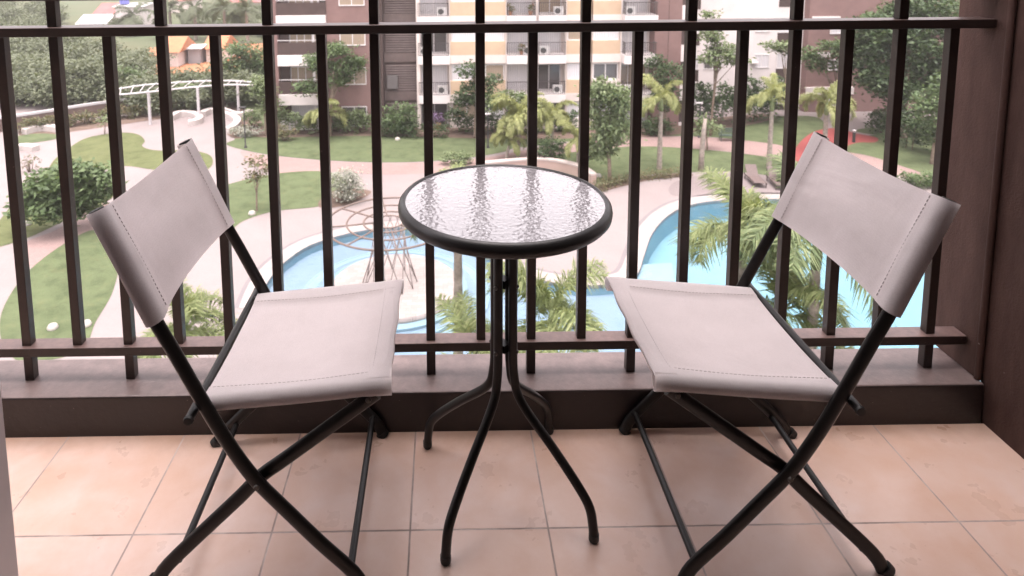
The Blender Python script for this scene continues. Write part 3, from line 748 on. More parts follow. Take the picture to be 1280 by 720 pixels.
mid_palm('small leaning palm in the bed just above the table top', 632, 204, 168, .09, nf=14, s=.72, shaft=.4, tilt=(-.4,0))
mid_palm('small orange shafted palm beside the curved planter wall', 722, 213, 168, .08, 'mid', nf=9, s=.78, shaft=.6)

# trees the photo tells apart
def at_tree(x, yb): return gp(x, yb)
def lob(Y, spec, base):
    """crown lobes given as (x, y, half width, half height) in the picture, set at depth Y"""
    out = []
    for (x,y,w,h,n) in spec:
        c = fp(x,y,Y); k = (Y-CAM[1])/F
        out.append((c[0]-base[0], random.uniform(-.4,.4)*w*k, c[2]-base[2], w*k, w*k*.85, h*k, n))
    return out
def ptree(name, label, x, yb, spec, mat, r=.12, leaf=.16, per=14, spread=.28, cat='tree', top=None, flat=.55, Y=None):
    b = gp(x, yb) if Y is None else (fp(x, yb, Y)[0], Y, ZG)
    L = lob(b[1], spec, b); h = max(l[2] for l in L)*.75
    return tree(name, label, b, L, mat, h, r, leaf, per, spread, (np.mean([l[0] for l in L]),0), cat=cat, flat=flat)
ptree('broadleaf_tree', 'layered green tree spreading its tiers before the brown wing', 412, 170, [(424,62,22,11,50),(433,84,26,10,60),(395,78,18,10,42),(385,108,16,9,36),(420,100,20,9,44),(442,78,14,8,26)], LF_MID, .13, .17, 13, .25)
ptree('broadleaf_tree', 'slim trunked tree with dark layered crown before the cream wing', 594, 172, [(588,86,18,9,36),(607,104,24,11,56),(588,116,20,13,50),(615,128,18,12,40),(580,125,12,10,24)], LF_DARK, .11, .16, 13, .25)
ptree('broadleaf_tree', 'light green tree behind the yellow arching palms', 640, 180, [(625,125,17,14,46),(650,130,17,16,46),(668,142,16,14,36)], LF_LIGHT, .10, .15, 13, .25)
ptree('willow_tree', 'airy light green tree with drooping narrow leaves on the right lawn', 762, 226, [(750,112,22,16,70),(772,125,18,20,70),(766,160,22,24,90),(755,185,16,18,50),(745,140,14,20,40)], LF_LIGHT, .10, .15, 15, .28, flat=.1)
ptree('broadleaf_tree', 'thin leaning tree with tiered crown in front of the pale building', 888, 170, [(893,46,18,7,34),(905,62,20,9,44),(893,72,22,8,42),(918,75,14,7,24),(890,18,8,5,10)], LF_LIGHT, .08, .16, 13, .25)
ptree('broadleaf_tree', 'small flat topped tree before the windows of the pale building', 982, 160, [(972,58,18,5,30),(985,62,14,5,22),(990,108,12,6,18)], LF_LIGHT, .08, .16, 12, .22)
ptree('broadleaf_tree', 'green tree reaching across the far brown block', 1052, 150, [(1010,68,16,9,34),(1040,58,18,9,40),(1022,80,14,8,28),(1052,75,18,16,44)], LF_MID, .10, .17, 13, .26)
ptree('clipped_tree', 'dense clipped green tree rising behind the tall yellow palm', 832, 168, [(832,92,20,22,90),(836,122,20,18,70),(820,80,12,11,30)], LF_DARK, .12, .14, 14, .22)
ptree('big_tree', 'large dark spreading tree beside the side wall', 1128, 172, [(1100,40,36,26,140),(1140,60,40,30,170),(1095,95,30,18,110),(1085,70,26,18,90),(1160,15,40,26,150),(1120,112,28,14,80),(1175,95,24,28,90),(1205,60,30,40,90)], LF_DARK, .20, .2, 15, .35)
ptree('big_tree', 'tall tree behind the large dark tree, filling the gap up to the top edge', 1150, 160, [(1120,30,40,30,150),(1165,80,40,34,170),(1085,45,26,30,100),(1195,25,40,36,120),(1130,90,34,24,110)], LF_MID, .2, .2, 14, .35)
ptree('big_tree', 'lighter green tree standing just behind the last railing bar', 1165, 205, [(1165,130,22,24,90),(1178,165,18,18,60),(1190,115,24,26,80)], LF_MID, .12, .17, 13, .28)
ptree('broadleaf_tree', 'bright green leafy tree on the strip of lawn at far left', 84, 288, [(60,232,26,18,80),(92,218,28,16,90),(112,240,24,16,70),(70,255,30,14,80),(125,222,14,12,24),(40,250,18,16,46),(100,262,22,9,40)], LF_MID, .10, .19, 13, .28)
ptree('sapling', 'thin sapling with sparse leaves on the middle left lawn', 321, 264, [(318,200,11,6,14),(322,215,10,7,14),(330,208,8,8,9),(314,222,6,5,6)], LF_AUT, .045, .11, 9, .2)
ptree('sapling', 'tiny pale sapling on the edge of the far left lawn', 131, 168, [(131,150,6,7,12)], LF_LIGHT, .04, .12, 9, .2)
ptree('sapling', 'small yellow leaved tree beside the bare pruned trunk', 884, 188, [(880,152,11,5,16),(892,160,12,5,16),(875,160,8,5,9)], LF_LIGHT, .05, .13, 10, .2)
ptree('broadleaf_tree', 'rounded bright green tree at the end of the white pergola', 333, 170, [(330,112,14,14,46),(322,104,10,8,20),(337,130,12,14,30)], LF_LIGHT, .10, .17, 12, .26)
# shrubs
shrub('dome_shrub', 'big domed green shrub at the foot of the dark louvred bay', gp(500,168), 1.55, 1.3, 2.6, LF_MID, .14, 150, 14)
shrub('dome_shrub', 'grey white leaved bush on the deck above the ring pavilion', gp(432,252), 1.15, 1.0, 2.0, LF_PALE, .085, 170, 14)
shrub('dark_shrub', 'dark rounded bush left of the curved planter wall', gp(688,206), 1.3, .9, 1.9, LF_DARK, .1, 110, 14)
shrub('low_shrub', 'yellow green low plants just over the far table rim', gp(572,206), 1.2, .6, .9, LF_LIGHT, .1, 70, 12)
shrub('low_shrub', 'silvery low plants at the end of the curved benches', gp(308,170), 1.5, .8, .8, LF_PALE, .09, 80, 12)
shrub('low_shrub', 'loose shrub with yellow flecks between lawn and hedge below the brown wing', gp(356,176), 1.0, .6, 1.3, LF_AUT, .1, 60, 12)
shrub('low_shrub', 'russet twiggy shrub at the far left end of the white path', gp(38,215), .8, .6, 1.3, LF_AUT, .08, 26, 8)
shrub('low_shrub', 'green shrub under the small palm by the planter wall', gp(738,196), .9, .7, 1.3, LF_MID, .1, 60, 12)
shrub('low_shrub', 'rounded green shrub before the ground floor window of the cream wing', gp(770,166), 1.3, .8, 1.8, LF_DARK, .12, 80, 13)
shrub('low_shrub', 'clipped green shrub under the clipped tree behind the pink path', gp(820,169), 1.5, 1.0, 1.5, LF_DARK, .11, 100, 14)
shrub('dark_shrub', 'black green round bush on the far right lawn', gp(1102,166), 1.2, 1.0, 2.0, LF_DARK, .12, 100, 13)
shrub('low_shrub', 'small green plants peeping over the right chair back', gp(1150,232), 1.6, .9, .9, LF_MID, .1, 90, 12)
shrub('low_shrub', 'pale spiky plant beside the second lounger', gp(982,232), .7, .5, 1.2, LF_LIGHT, .1, 60, 12)
shrub('low_shrub', 'tuft of green by the sapling on the left park bed', gp(316,160), .9, .7, 1.7, LF_LIGHT, .11, 60, 12)
hedge_line('hedge', 'leafy green hedge along the foot of the brown wing', [gp(342,168), gp(400,166), gp(466,166)], 1.4, 1.5, LF_LIGHT, .13, 26)
hedge_line('hedge', 'low clipped grass green hedge under the louvred bay', [gp(466,171), gp(530,172), gp(560,171)], 1.0, 1.0, LF_DARK, .1, 30)
hedge_line('hedge', 'dark hedge before the ground floor of the cream wing', [gp(556,166), gp(600,166), gp(650,167), gp(720,164)], 1.4, 1.6, LF_DARK, .13, 26)
hedge_line('hedge', 'tall dark hedge below the pale building', [gp(862,160), gp(900,157), gp(945,152), gp(985,148)], 2.4, 3.0, LF_DARK, .16, 20)
hedge_line('hedge', 'mixed green and russet hedge along the garden boundary wall', [gp(20,166), gp(60,161), gp(110,154), gp(160,147), gp(215,141), gp(262,133)], 1.6, .85, LF_AUT, .13, 16)
hedge_line('hedge', 'green shrub border behind the curved benches under the pergola', [gp(208,141), gp(235,137), gp(262,131), gp(300,126)], 1.6, 2.0, LF_LIGHT, .15, 18)
hedge_line('hedge', 'dark shaded hedge under the large trees beside the side wall', [gp(1112,176), gp(1140,188), gp(1180,196)], 2.2, 2.4, LF_DARK, .15, 20)
hedge_line('flower_bed', 'low bed of orange flecked flowers along the deck edge', [gp(742,240), gp(768,231), gp(800,224), gp(860,219)], .7, .38, LF_AUT, .07, 40, cat='flower bed')

# far wood beyond the garden: one uncountable mass, plus the palms that stand out
E_l = []
def far_mass():
    P = []
    for _ in range(210):
        y = 2+122*random.random()**.75; x = random.uniform(-40,338)
        if 172 < x < 345 and 38 < y < 110 and random.random() < .96: continue
        if 80 < x < 210 and 2 < y < 58 and random.random() < .8: continue
        b = gp(x, y+12)
        if b[0] > -13 and b[1] < 62: continue
        h = random.uniform(1.6,3.2); w_ = random.uniform(1.8,3.2)
        L = [(b[0]+random.uniform(-1,1)*w_*.6, b[1]+random.uniform(-1,1)*w_*.6, ZG+h*random.uniform(.45,.8), w_*.7, w_*.7, h*.36, 12) for _ in range(4)]
        P.append(clump_pts(L, 36, .45, .4))
    for _ in range(60):
        x = random.uniform(1060,1330); y = random.uniform(20,110); b = gp(x, y+25)
        if b[1] < 58: continue
        h = random.uniform(5,9); w_ = random.uniform(2.5,4)
        L = [(b[0]+random.uniform(-1,1)*w_*.6, b[1]+random.uniform(-1,1)*w_*.6, ZG+h*random.uniform(.45,.8), w_*.7, w_*.7, h*.3, 12) for _ in range(4)]
        P.append(clump_pts(L, 36, .45, .4))
    return np.concatenate(P)
fm = link('far_wood', mesh_quads('far_wood', leaf_arrays(far_mass(), .21, .4)), LF_DUSTY); tag(fm, 'far dusty green wood filling the land beyond the garden wall', 'wood'); fm['kind'] = 'stuff'
ptree('broadleaf_tree', 'big rounded tree beyond the garden wall near the left picture edge', 98, 134, [(92,92,24,16,80),(110,112,26,16,80),(75,112,20,16,60),(125,100,18,14,50)], LF_DUSTY, .2, .19, 24, .45)
ptree('broadleaf_tree', 'bushy tree beyond the wall left of the pergola end', 166, 124, [(160,98,16,14,50),(178,106,16,12,46),(148,108,14,12,36)], LF_MID, .2, .19, 24, .45)
ptree('broadleaf_tree', 'flecked leafy tree above the pergola beside the brown wing', 305, 112, [(292,82,20,14,56),(318,76,18,16,56),(305,62,16,10,34),(330,92,14,14,36)], LF_MID, .2, .2, 24, .5)
ptree('broadleaf_tree', 'dark leafy tree in front of the orange soil slope', 255, 116, [(228,103,14,6,30),(268,104,14,7,30),(250,107,18,6,36)], LF_DARK, .2, .2, 24, .5)
FARP = ['coconut palm far off, nearest the white house', 'coconut palm far off above the concrete shed', 'coconut palm far off, second from the brown wing', 'tallest far coconut palm beside the brown wing', 'small far coconut palm at the left of the white house']
for lab, (x, yb, yc) in zip(FARP, ((214,48,14),(245,50,10),(282,52,12),(310,54,14),(168,44,20))):
    b = gp(x, yb); c = fp(x, yc, b[1]); palm(lab, b, c[2]-ZG, .22, 'coco', nf=13, s=1.15, shaft=0, name='coconut_palm')

# ------------------------------------------------------------------ buildings across the garden
CREAM = M('cream_render', (.62,.55,.515), .85, .1, .6, .1, 12); WHITEB = M('white_render', (.64,.59,.58), .85, .08, .6)
TAN = M('tan_panel', (.50,.37,.26), .85, .08, 1.2); BRN = M('brown_render', (.21,.13,.12), .85, .12, .8)
DKBR = M('dark_brown_panel', (.065,.042,.038), .7, .15, 1.5); LOUV = M('dark_louvre', (.11,.08,.075), .6, .2, 2)
FRAME = M('white_window_frame', (.62,.59,.59), .5, .05, 3); RAILM = M('dark_balcony_rail', (.055,.045,.045), .5, .1, 3)
WINL = window_mat('curtained_window_glass', (.62,.60,.62), .2); WIND = window_mat('dark_window_glass', (.10,.09,.09)); WINT = window_mat('tan_blind_glass', (.33,.26,.20))
ACM = M('white_air_conditioner', (.60,.58,.57), .5, .06, 4); GRILL = M('dark_fan_grille', (.07,.07,.07), .6, .1, 8)
YF = 48.5; PIT = 3.05
def X(px): return fp(px, 100, YF)[0]
Z0 = -10.98           # underside of the lowest balcony band
bd = thing('apartment_building', 'long apartment block with brown wing, dark louvred bay and cream wing of balconies', 'building', (0,YF,0))
def at(mb, name, mat, par=bd, **k): return mb.build(name, mat, par, smooth=False, **k)
NS = 6; TOP = Z0+PIT*NS+.6; BASE = ZG-.1
xl, xb0, xb1, xr0, xr1 = X(343), X(410), X(472), X(474), X(521)
xcr = X(816); xbr = X(850); xend = X(868)
# solid bodies behind the facade
at(MB().box(xl,xend,1.3,13,BASE,TOP), 'body', CREAM)
at(MB().box(xb0,xb1,0,1.298,BASE,TOP), 'brown_wall', BRN)
at(MB().box(xl,xl+.35,0.02,1.298,BASE,TOP-.01), 'brown_pier', BRN)
at(MB().box(xb1+.002,xb1+.10,-.05,1.298,BASE,TOP), 'pale_edge', WHITEB)
at(MB().box(xr0+.3,xr1-.002,1.0,1.297,BASE,TOP), 'louvre_wall', DKBR)
at(MB().box(xr0+.12,xr0+.3,.1,1.296,BASE,TOP), 'louvre_side', DKBR)
at(MB().box(xcr+.05,xbr,.0,1.295,BASE,TOP), 'brown_wall', BRN)
at(MB().box(xcr+.05+(xbr-xcr)/2-.02,xcr+.05+(xbr-xcr)/2+.02,-.012,-.001,BASE,TOP), 'wall_seam', DKBR)
def window(x0, x1, z0, z1, n, glass, y=0, par=bd, name='window'):
    f = MB(); fw = .07
    f.box(x0,x1,y-.05,y+.03,z1-fw,z1).box(x0,x1,y-.07,y+.03,z0,z0+fw).box(x0,x0+fw,y-.05,y+.03,z0+fw,z1-fw).box(x1-fw,x1,y-.05,y+.03,z0+fw,z1-fw)
    for i in range(1,n): xx = x0+(x1-x0)*i/n; f.box(xx-.03,xx+.03,y-.04,y+.03,z0+fw,z1-fw)
    w_ = at(f, name, FRAME, par)
    o = at(MB().box(x0+fw+.002,x1-fw-.002,y-.012,y+.01,z0+fw+.002,z1-fw-.002), 'pane', glass, w_)
    return w_
def ac_unit(x, y, z):
    a = at(MB().box(x-.38,x+.38,y-.15,y+.15,z,z+.62), 'air_conditioner', ACM)
    MB().tube([(x-.08,y-.151,z+.31),(x-.08,y-.165,z+.31)], .22, 20).build('fan_grille', GRILL, a)
    return a
def balcony(x0, x1, zb, d, kind, r, wall=1.3):
    s = at(MB().box(x0,x1,-d,wall-.004,zb,zb+.66), 'balcony_band', WHITEB)
    rl_ = MB(); z1 = zb+1.66
    for xx in np.arange(x0+.05, x1-.04, .14): rl_.box(xx-.012,xx+.012,-d+.04,-d+.064,zb+.70,z1-.04)
    for e in (x0+.03, x1-.07):
        for yy in np.arange(-d+.10, -.05, .16): rl_.box(e,e+.024,yy,yy+.024,zb+.70,z1-.04)
        rl_.box(e,e+.04,-d+.105,-.0,z1-.04,z1)
    rl_.box(x0+.03,x1-.03,-d+.03,-d+.10,z1-.04,z1).box(x0+.03,x1-.03,-d+.03,-d+.08,zb+.665,zb+.70)
    at(rl_, 'balcony_railing', RAILM)
    window(x0+.15, x1-.15, zb+.67, zb+2.75, 2 if x1-x0 < 2.4 else 3, [WINL,WINL,WINL,WINT,WINL,WINL,WIND][r % 7], wall-.02, name='balcony_door')
    if kind and random.random() < .72: ac_unit(x1-.55 if kind == 1 else x0+.5, -d+.5, zb+.662)
BAL = [(X(523),X(562)), (X(633),X(669)), (X(672),X(706.5)), (X(776),X(816))]
WBAY = [(X(563),X(604)), (X(605),X(632)), (X(707.5),X(738)), (X(740),X(774.5))]
at(MB().box(xr1,xr1+.28,-.02,1.29,BASE,TOP), 'column', CREAM)
for c0, c1 in ((X(562),X(563)),(X(632),X(633)),(X(669.2),X(671.8)),(X(706.6),X(707.4)),(X(774.6),X(775.9))):
    at(MB().box(c0,c1,-.02,1.288,BASE,TOP), 'column', CREAM)
r = 0
for k in range(-1, NS):
    zb = Z0+PIT*k; r += 1
    # cream wing
    for j, (a, b) in enumerate(WBAY):
        dark = (k == 0 and j == 3)
        if k >= 0: at(MB().box(a+.002,b-.002,0,1.286,zb,zb+.66), 'band', CREAM)
        at(MB().box(a+.002,b-.002,0.01,1.286,zb+.66 if k >= 0 else BASE,zb+1.70), 'wall_panel', TAN if (k >= 0 and not dark) else CREAM)
        at(MB().box(a+.002,b-.002,.25,1.286,zb+1.70,zb+PIT-.002), 'window_reveal', CREAM)
        window(a+.10, b-.10, zb+1.705, zb+2.96, 2 if b-a > 2 else 1, WIND if dark else [WINL,WINL,WINL,WINT][(r*3+j) % 4], .22)
    for j, (a, b) in enumerate(BAL):
        d = (.25,.35,.35,.9)[j]
        if k >= 0: balcony(a+.005, b-.005, zb, d, (1,2,1,2)[(j+k) % 4] if (j+k*2) % 5 else 1, r*2+j+(3 if (k == 0 and j == 3) else 0))
        else:
            at(MB().box(a+.01,b-.01,.2,1.286,BASE,zb+.75), 'wall_panel', CREAM)
            window(a+.15, b-.15, zb+.75, zb+2.75, 2, [WIND,WINT,WIND,WINL][j], 1.2, name='balcony_door')
    # louvred bay
    lv = MB(); xa, xb_ = xr0+.45, xr1-.08
    lv.box(xa-.12,xb_+.06,.86,.998,zb+.02,zb+.75)
    for q in range(11): z = zb+.84+q*.19; lv.add([(xa,.90,z),(xb_,.90,z),(xb_,.99,z+.10),(xa,.99,z+.10),(xa,.89,z-.012),(xb_,.89,z-.012),(xb_,.985,z+.085),(xa,.985,z+.085)], [(0,1,2,3),(7,6,5,4),(0,4,5,1),(2,6,7,3),(1,5,6,2),(0,3,7,4)])
    at(lv, 'louvre', LOUV)
    # brown wing: long window, parapet, cream band; plus a plain window in the brown wall
    if k >= 0: at(MB().box(xl+.36,xb0-.005,-.30,1.294,zb,zb+.82), 'balcony_band', WHITEB)
    pz = zb+.82 if k >= 0 else BASE
    at(MB().box(xl+.36,xb0-.01,-.14,-.06,pz,zb+1.78), 'parapet', DKBR if k >= 0 else FRAME)
    at(MB().box(xl+.36,xb0-.01,-.13,-.08,zb+1.92,zb+1.97), 'guard_rail', FRAME)
    at(MB().box(xl+.36,xl+1.05,.6,1.292,zb+.83,zb+3.04), 'recess_wall', DKBR); at(MB().box(xb0-.7,xb0-.01,.6,1.292,zb+.83,zb+3.04), 'recess_wall', DKBR)
    window(xl+1.06, xb0-.71, zb+.85, zb+2.80, 4, WINT if k >= 0 else WINL, .9)
    for xx in (xl+.30+(xb0-xl)*.68, xl+(xb0-xl)*.86): at(MB().box(xx-.06,xx+.06,-.05,.05,zb+.83,zb+3.04), 'post', FRAME)
    wx = X(426 if k != 0 else 428)
    window(wx, X(458), zb+1.50-(.25 if k < 0 else 0), zb+2.85, 2, WIND if k < 0 else WINT, -.001)
    # dark and cream blocks at the far end
    at(MB().box(xbr+.004,xend,.0,1.29,zb,zb+1.3), 'pale_block', WHITEB); at(MB().box(xbr+.004,xend-.02,.05,1.29,zb+1.302,zb+PIT-.002), 'dark_block', DKBR)
for k in (0, 1):
    zb = Z0+PIT*k
    vh = at(MB().box(X(483),X(496.5),.55,.84,zb+1.02,zb+2.05), 'vent_hood', M('grey_vent_hood',(.11,.10,.10),.4,.1,2)) if k == 0 else None
at(MB().box(xl-.15,xend+.15,-.12,13.2,TOP+.004,TOP+.25), 'roof', WHITEB)
at(MB().box(X(754),X(790),-.30,-.24,Z0+.9,Z0+1.0).box(X(754),X(790),-.30,-.24,Z0+1.3,Z0+1.36), 'terrace_rail', FRAME)

YG = 53.0
rb = thing('apartment_building', 'pale apartment block with a brown end behind the right lawn', 'building', (0,YG,0))
def X2(px, y=60): return fp(px, y, YG)[0]
def Z2(py, px=930): return fp(px, py, YG)[2]
at(MB().box(X2(864),X2(1003),0,14,BASE,TOP), 'wall', WHITEB, rb)
at(MB().box(X2(1003)+.004,X2(1300),-.8,14,BASE,TOP-.05), 'brown_wall', BRN, rb)
at(MB().box(X2(1003)+.01,X2(1062),-.95,-.802,Z2(116),Z2(107)), 'pale_band', WHITEB, rb); at(MB().box(X2(1015),X2(1031),-.95,-.802,Z2(70),Z2(64)), 'pale_band', WHITEB, rb)
at(MB().box(X2(1006),X2(1040),-.95,-.802,Z2(26),Z2(20)), 'pale_band', WHITEB, rb)
at(MB().box(X2(864),X2(1003)-.01,-.06,-.002,Z2(23),Z2(21)), 'drip_ledge', WHITEB, rb)
for j in range(-2, 3):
    dz = PIT*j
    for (a, b, y0, y1, n, g) in ((943,962,85,68,2,WINL),(971,986,86,67,1,WINL),(880,903,86,76,2,WIND),(868,874,86,68,1,WINL)):
        window(X2(a), X2(b), Z2(y0)+dz, Z2(y1)+dz, n, g, 0, rb)
    at(MB().box(X2(971),X2(987),-.03,-.002,Z2(99)+dz,Z2(86.5)+dz), 'dark_panel', DKBR, rb)
    at(MB().box(X2(866),X2(874),-.03,-.002,Z2(101)+dz,Z2(87)+dz), 'dark_panel', DKBR, rb)
    at(MB().box(X2(938),X2(947),-.35,-.002,Z2(79)+dz,Z2(77)+dz), 'sill_shelf', WHITEB, rb) if j == 0 else None
    window(X2(1029), X2(1049), Z2(86)+dz-.05, Z2(73)+dz, 2, WINL, -.8, rb)
at(MB().box(X2(860),X2(1302),-.9,14.2,TOP+.004,TOP+.25), 'roof', WHITEB, rb)

# potted plants on the balconies the photo shows them on
POTM = M('terracotta_pot', (.33,.17,.10), .8, .15, 6); FLW = leafmat('red_flower_leaf', (.10,.15,.05), (.16,.20,.07), (.50,.12,.14))
for lab, (px, k) in zip(('flowering pot plant on the balcony with bright flowers, left of its door', 'leafy pot plant at the right end of the flowered balcony', 'pot plant behind the railing one storey below the flowered balcony'), ((638,2),(663,2),(652,1))):
    zb = Z0+PIT*k+.662; t = thing('potted_plant', lab, 'potted plant', (X(px),YF+.15,zb), 0, 'pot plants on the balconies')
    MB().lathe([(0,0),(.13,0),(.18,.3),(.15,.3),(.14,.26),(0,.26)], 16).build('pot', POTM, t)
    link('foliage', mesh_quads('foliage', leaf_arrays(clump_pts([(0,0,.55,.32,.3,.32,24)], 10, .07), .07)), FLW, t)
t = thing('potted_plant', 'purple flowers in a pot by the ground floor door of the cream wing', 'potted plant', (X(546),YF-.4,ZG), 0, None)
MB().lathe([(0,0),(.25,0),(.32,.5),(.28,.5),(.26,.45),(0,.45)], 16).build('pot', POTM, t)
link('foliage', mesh_quads('foliage', leaf_arrays(clump_pts([(0,0,.95,.6,.4,.5,40)], 10, .1), .08)), leafmat('purple_flower', (.12,.13,.08), (.22,.13,.30), (.42,.25,.50)), t)

# ------------------------------------------------------------------ garden furniture
WHT = M('white_painted_concrete', (.42,.38,.365), .7, .08, 1.5); WSTEEL = M('white_painted_steel', (.46,.44,.45), .45, .05, 2)
PINKW = M('pink_render', (.34,.25,.22), .85, .1, 1.2)
def ribbon(pts, wid, h, mb=None, z=ZG):
    mb = mb or MB(); c = [np.array(p[:2]) for p in pts]; L = []; R = []
    for i, p in enumerate(c):
        d = c[min(i+1,len(c)-1)]-c[max(i-1,0)]; d /= np.linalg.norm(d); nr = np.array([-d[1],d[0]])
        L.append(p+nr*wid/2); R.append(p-nr*wid/2)
    n = len(c); vs = []
    for a, b in zip(L, R): vs += [(*a,z-.05),(*b,z-.05),(*b,z+h),(*a,z+h)]
    fs = [(4*i+k,4*i+(k+1) % 4,4*i+4+(k+1) % 4,4*i+4+k) for i in range(n-1) for k in range(4)]+[(0,1,2,3),(4*n-1,4*n-2,4*n-3,4*n-4)]
    return mb.add(vs, fs)
for lab, px in (('short hooked white curved bench between the left and middle pergola posts', [(213,151),(222,146),(232,145),(244,147),(250,152),(244,156),(236,157)]),
                ('long white serpentine bench curling round its bed, right of the middle pergola post', [(253,146),(262,142),(274,143),(288,148),(297,155),(292,163),(283,167)]),
                ('white curved bench running behind the serpentine one', [(276,140),(286,144),(300,147),(314,143)]),
                ('white curved bench at the far left end of the path', [(30,168),(45,164),(60,163),(76,165)])):
    c = catmull(P2(px), 5, False); tag(ribbon(c, .55, .45).build('curved_bench', WHT, ang=40, bevel=.03), lab, 'bench')
tag(ribbon(catmull(P2([(15,190),(30,187),(45,189)]),5,False), .6, .4).build('curved_bench', WHT, ang=40, bevel=.03), 'short white bench below the far left lawn corner', 'bench')
t = thing('planter_wall', 'low curved pinkish wall edging the deck behind the table', 'wall', gp(640,212))
o = t.location.copy()
c = [(p[0]-o[0],p[1]-o[1]) for p in catmull(P2([(600,217),(640,213),(675,211),(705,215),(728,222),(742,232)]),6,False)]
ribbon(c, .35, .62, z=0).build('wall', PINKW, t, ang=40); ribbon(c, .42, .05, z=.67).build('coping', M('pale_coping',(.38,.33,.31),.8,.08,2), t, ang=40)
# boundary wall
c = catmull([fp(x,y,0)[:2] if False else gp(x,y+9)[:2] for x, y in ((-30,160),(45,149),(85,142),(135,134),(200,126),(260,117),(300,110))],5,False)
t = thing('boundary_wall', 'low dark garden boundary wall with a white coping on the left', 'wall', (c[0][0],c[0][1],ZG)); cc = [(p[0]-c[0][0],p[1]-c[0][1]) for p in c]
ribbon(cc, .2, 1.0, z=0).build('wall', M('dark_wall_render',(.13,.09,.08),.85,.15,1), t); ribbon(cc, .26, .14, z=1.055).build('coping', WSTEEL, t)
# pergola
ZT = ZG+2.75
t = thing('pergola', 'long curved white pergola on slim posts in the left park', 'pergola', gp(188,155)); o = Vector(t.location)
def rel(p): return (p[0]-o[0], p[1]-o[1], p[2]-o[2])
oc = curve3([rel(gp(x,y,ZT)) for x, y in ((140,112.5),(175,107),(210,104),(250,101.5),(290,101),(318,103))],5)
ic = curve3([rel(gp(x,y,ZT)) for x, y in ((140,119),(170,116.5),(195,114),(240,109),(285,106),(316,106.5))],5)
MB().tube(oc, .075, 6).build('beam', WSTEEL, t); MB().tube(ic, .075, 6).build('beam', WSTEEL, t)
for k in range(0, len(oc), 2): MB().tube([(oc[k][0],oc[k][1],oc[k][2]+.11),(ic[k][0],ic[k][1],ic[k][2]+.11)], .035, 6).build('slat', WSTEEL, t)
for x, y in ((188,155.5),(249,150),(298.5,141)):
    b = rel(gp(x,y)); MB().tube([(b[0],b[1],0),(b[0],b[1],2.74)], .12, 8).build('post', WSTEEL, t)
# ring pavilion over the round island
RING = M('brown_steel_ring', (.135,.098,.082), .55, .15, 3); RINGL = M('pale_rod', (.20,.165,.155), .5, .1, 3)
RC = gp(486, 277, ZG+2.75)
t = thing('ring_pavilion', 'brown steel pavilion of concentric rings on a lattice column over the round island', 'pavilion', (RC[0],RC[1],ZG+.05))
for rad, rr in ((2.62,.045),(1.75,.038),(1.05,.038),(.62,.03)):
    MB().tube([(rad*math.cos(a),rad*math.sin(a),2.7) for a in np.linspace(0,2*PI,64,endpoint=False)], rr, 8, closed=True).build('ring', RING, t, ang=180)
for k in range(8):
    a = k*PI/4+.2; MB().tube([(.62*math.cos(a),.62*math.sin(a),2.7),(2.62*math.cos(a),2.62*math.sin(a),2.7)], .035, 6).build('spoke', RING, t, ang=180)
for k in range(12):
    for s in (-1, 1):
        a = k*2*PI/12; MB().tube([(1.15*math.cos(a),1.15*math.sin(a),.02),(.66*math.cos(a+s*1.15),.66*math.sin(a+s*1.15),2.68)], .019, 5).build('lattice_rod', RINGL, t, ang=180)
# loungers
LNG = M('brown_mesh_sling', (.115,.085,.08), .7, .15, 8); LNF = M('dark_brown_frame', (.06,.045,.04), .5, .15, 8)
def lounger():
    t = thing('sun_lounger', 'brown sun lounger, left one of the pair on the pebble paving', 'sun lounger', gp(943,228), -.1, 'brown sun loungers on the pebble paving')
    MB().box(-.32,.32,-.95,.25,.30,.335).build('seat', LNG, t, bevel=.01)
    MB().add([(-.32,.25,.315),(.32,.25,.315),(.32,.78,.86),(-.32,.78,.86),(-.32,.275,.29),(.32,.275,.29),(.32,.805,.835),(-.32,.805,.835)], [(0,1,2,3),(7,6,5,4),(0,4,5,1),(1,5,6,2),(2,6,7,3),(3,7,4,0)]).build('backrest', LNG, t, bevel=.008)
    for sx in (-1, 1):
        MB().box(sx*.35-.025,sx*.35+.025,-.98,.8,.27,.32).build('side_rail', LNF, t)
        for yy in (-.85, .6): MB().box(sx*.35-.025,sx*.35+.025,yy-.025,yy+.025,0,.27).build('leg', LNF, t)
        MB().tube([(sx*.35,.66,.32),(sx*.35,.70,.74)], .02, 6).build('back_stay', LNF, t)
    return t
l0 = lounger(); p = gp(971,231); dup(l0, p, -.12, 'brown sun lounger, right one of the pair, beside the spiky plant', 'brown sun loungers on the pebble paving')
# park bench
t = thing('park_bench', 'dark green park bench on the lawn behind the pink path', 'bench', gp(913,176), -.15); DG = M('dark_green_paint', (.05,.075,.06), .5, .15, 5)
MB().box(-.8,.8,-.25,.2,.40,.45).build('seat', DG, t)
mb = MB()
for z in (.55,.68,.81): mb.box(-.8,.8,.2,.24,z,z+.09)
for sx in (-.78,.74): mb.box(sx,sx+.04,.24,.28,.44,.92)
mb.build('backrest', DG, t)
for sx in (-.72, .68):
    for yy in (-.22, .18): MB().box(sx,sx+.05,yy,yy+.05,0,.40).build('leg', DG, t)
    MB().box(sx,sx+.05,-.25,.2,.6,.64).box(sx,sx+.05,-.25,-.2,.45,.6).build('armrest', DG, t)
# bare pruned trunk
b = gp(876,213); t = thing('bare_trunk', 'bare pruned palm trunk without leaves on the right lawn', 'trunk', b)
MB().tube([(0,0,-.05),(.03,0,1.2),(.08,0,2.4),(.16,0,3.35)], [.19,.15,.14,.10], 12).build('trunk', PBARK, t, ang=180)
MB().tube([(.16,0,3.34),(.22,0,3.75)], [.09,.03], 8).build('stub', CROWNSH, t, ang=180)
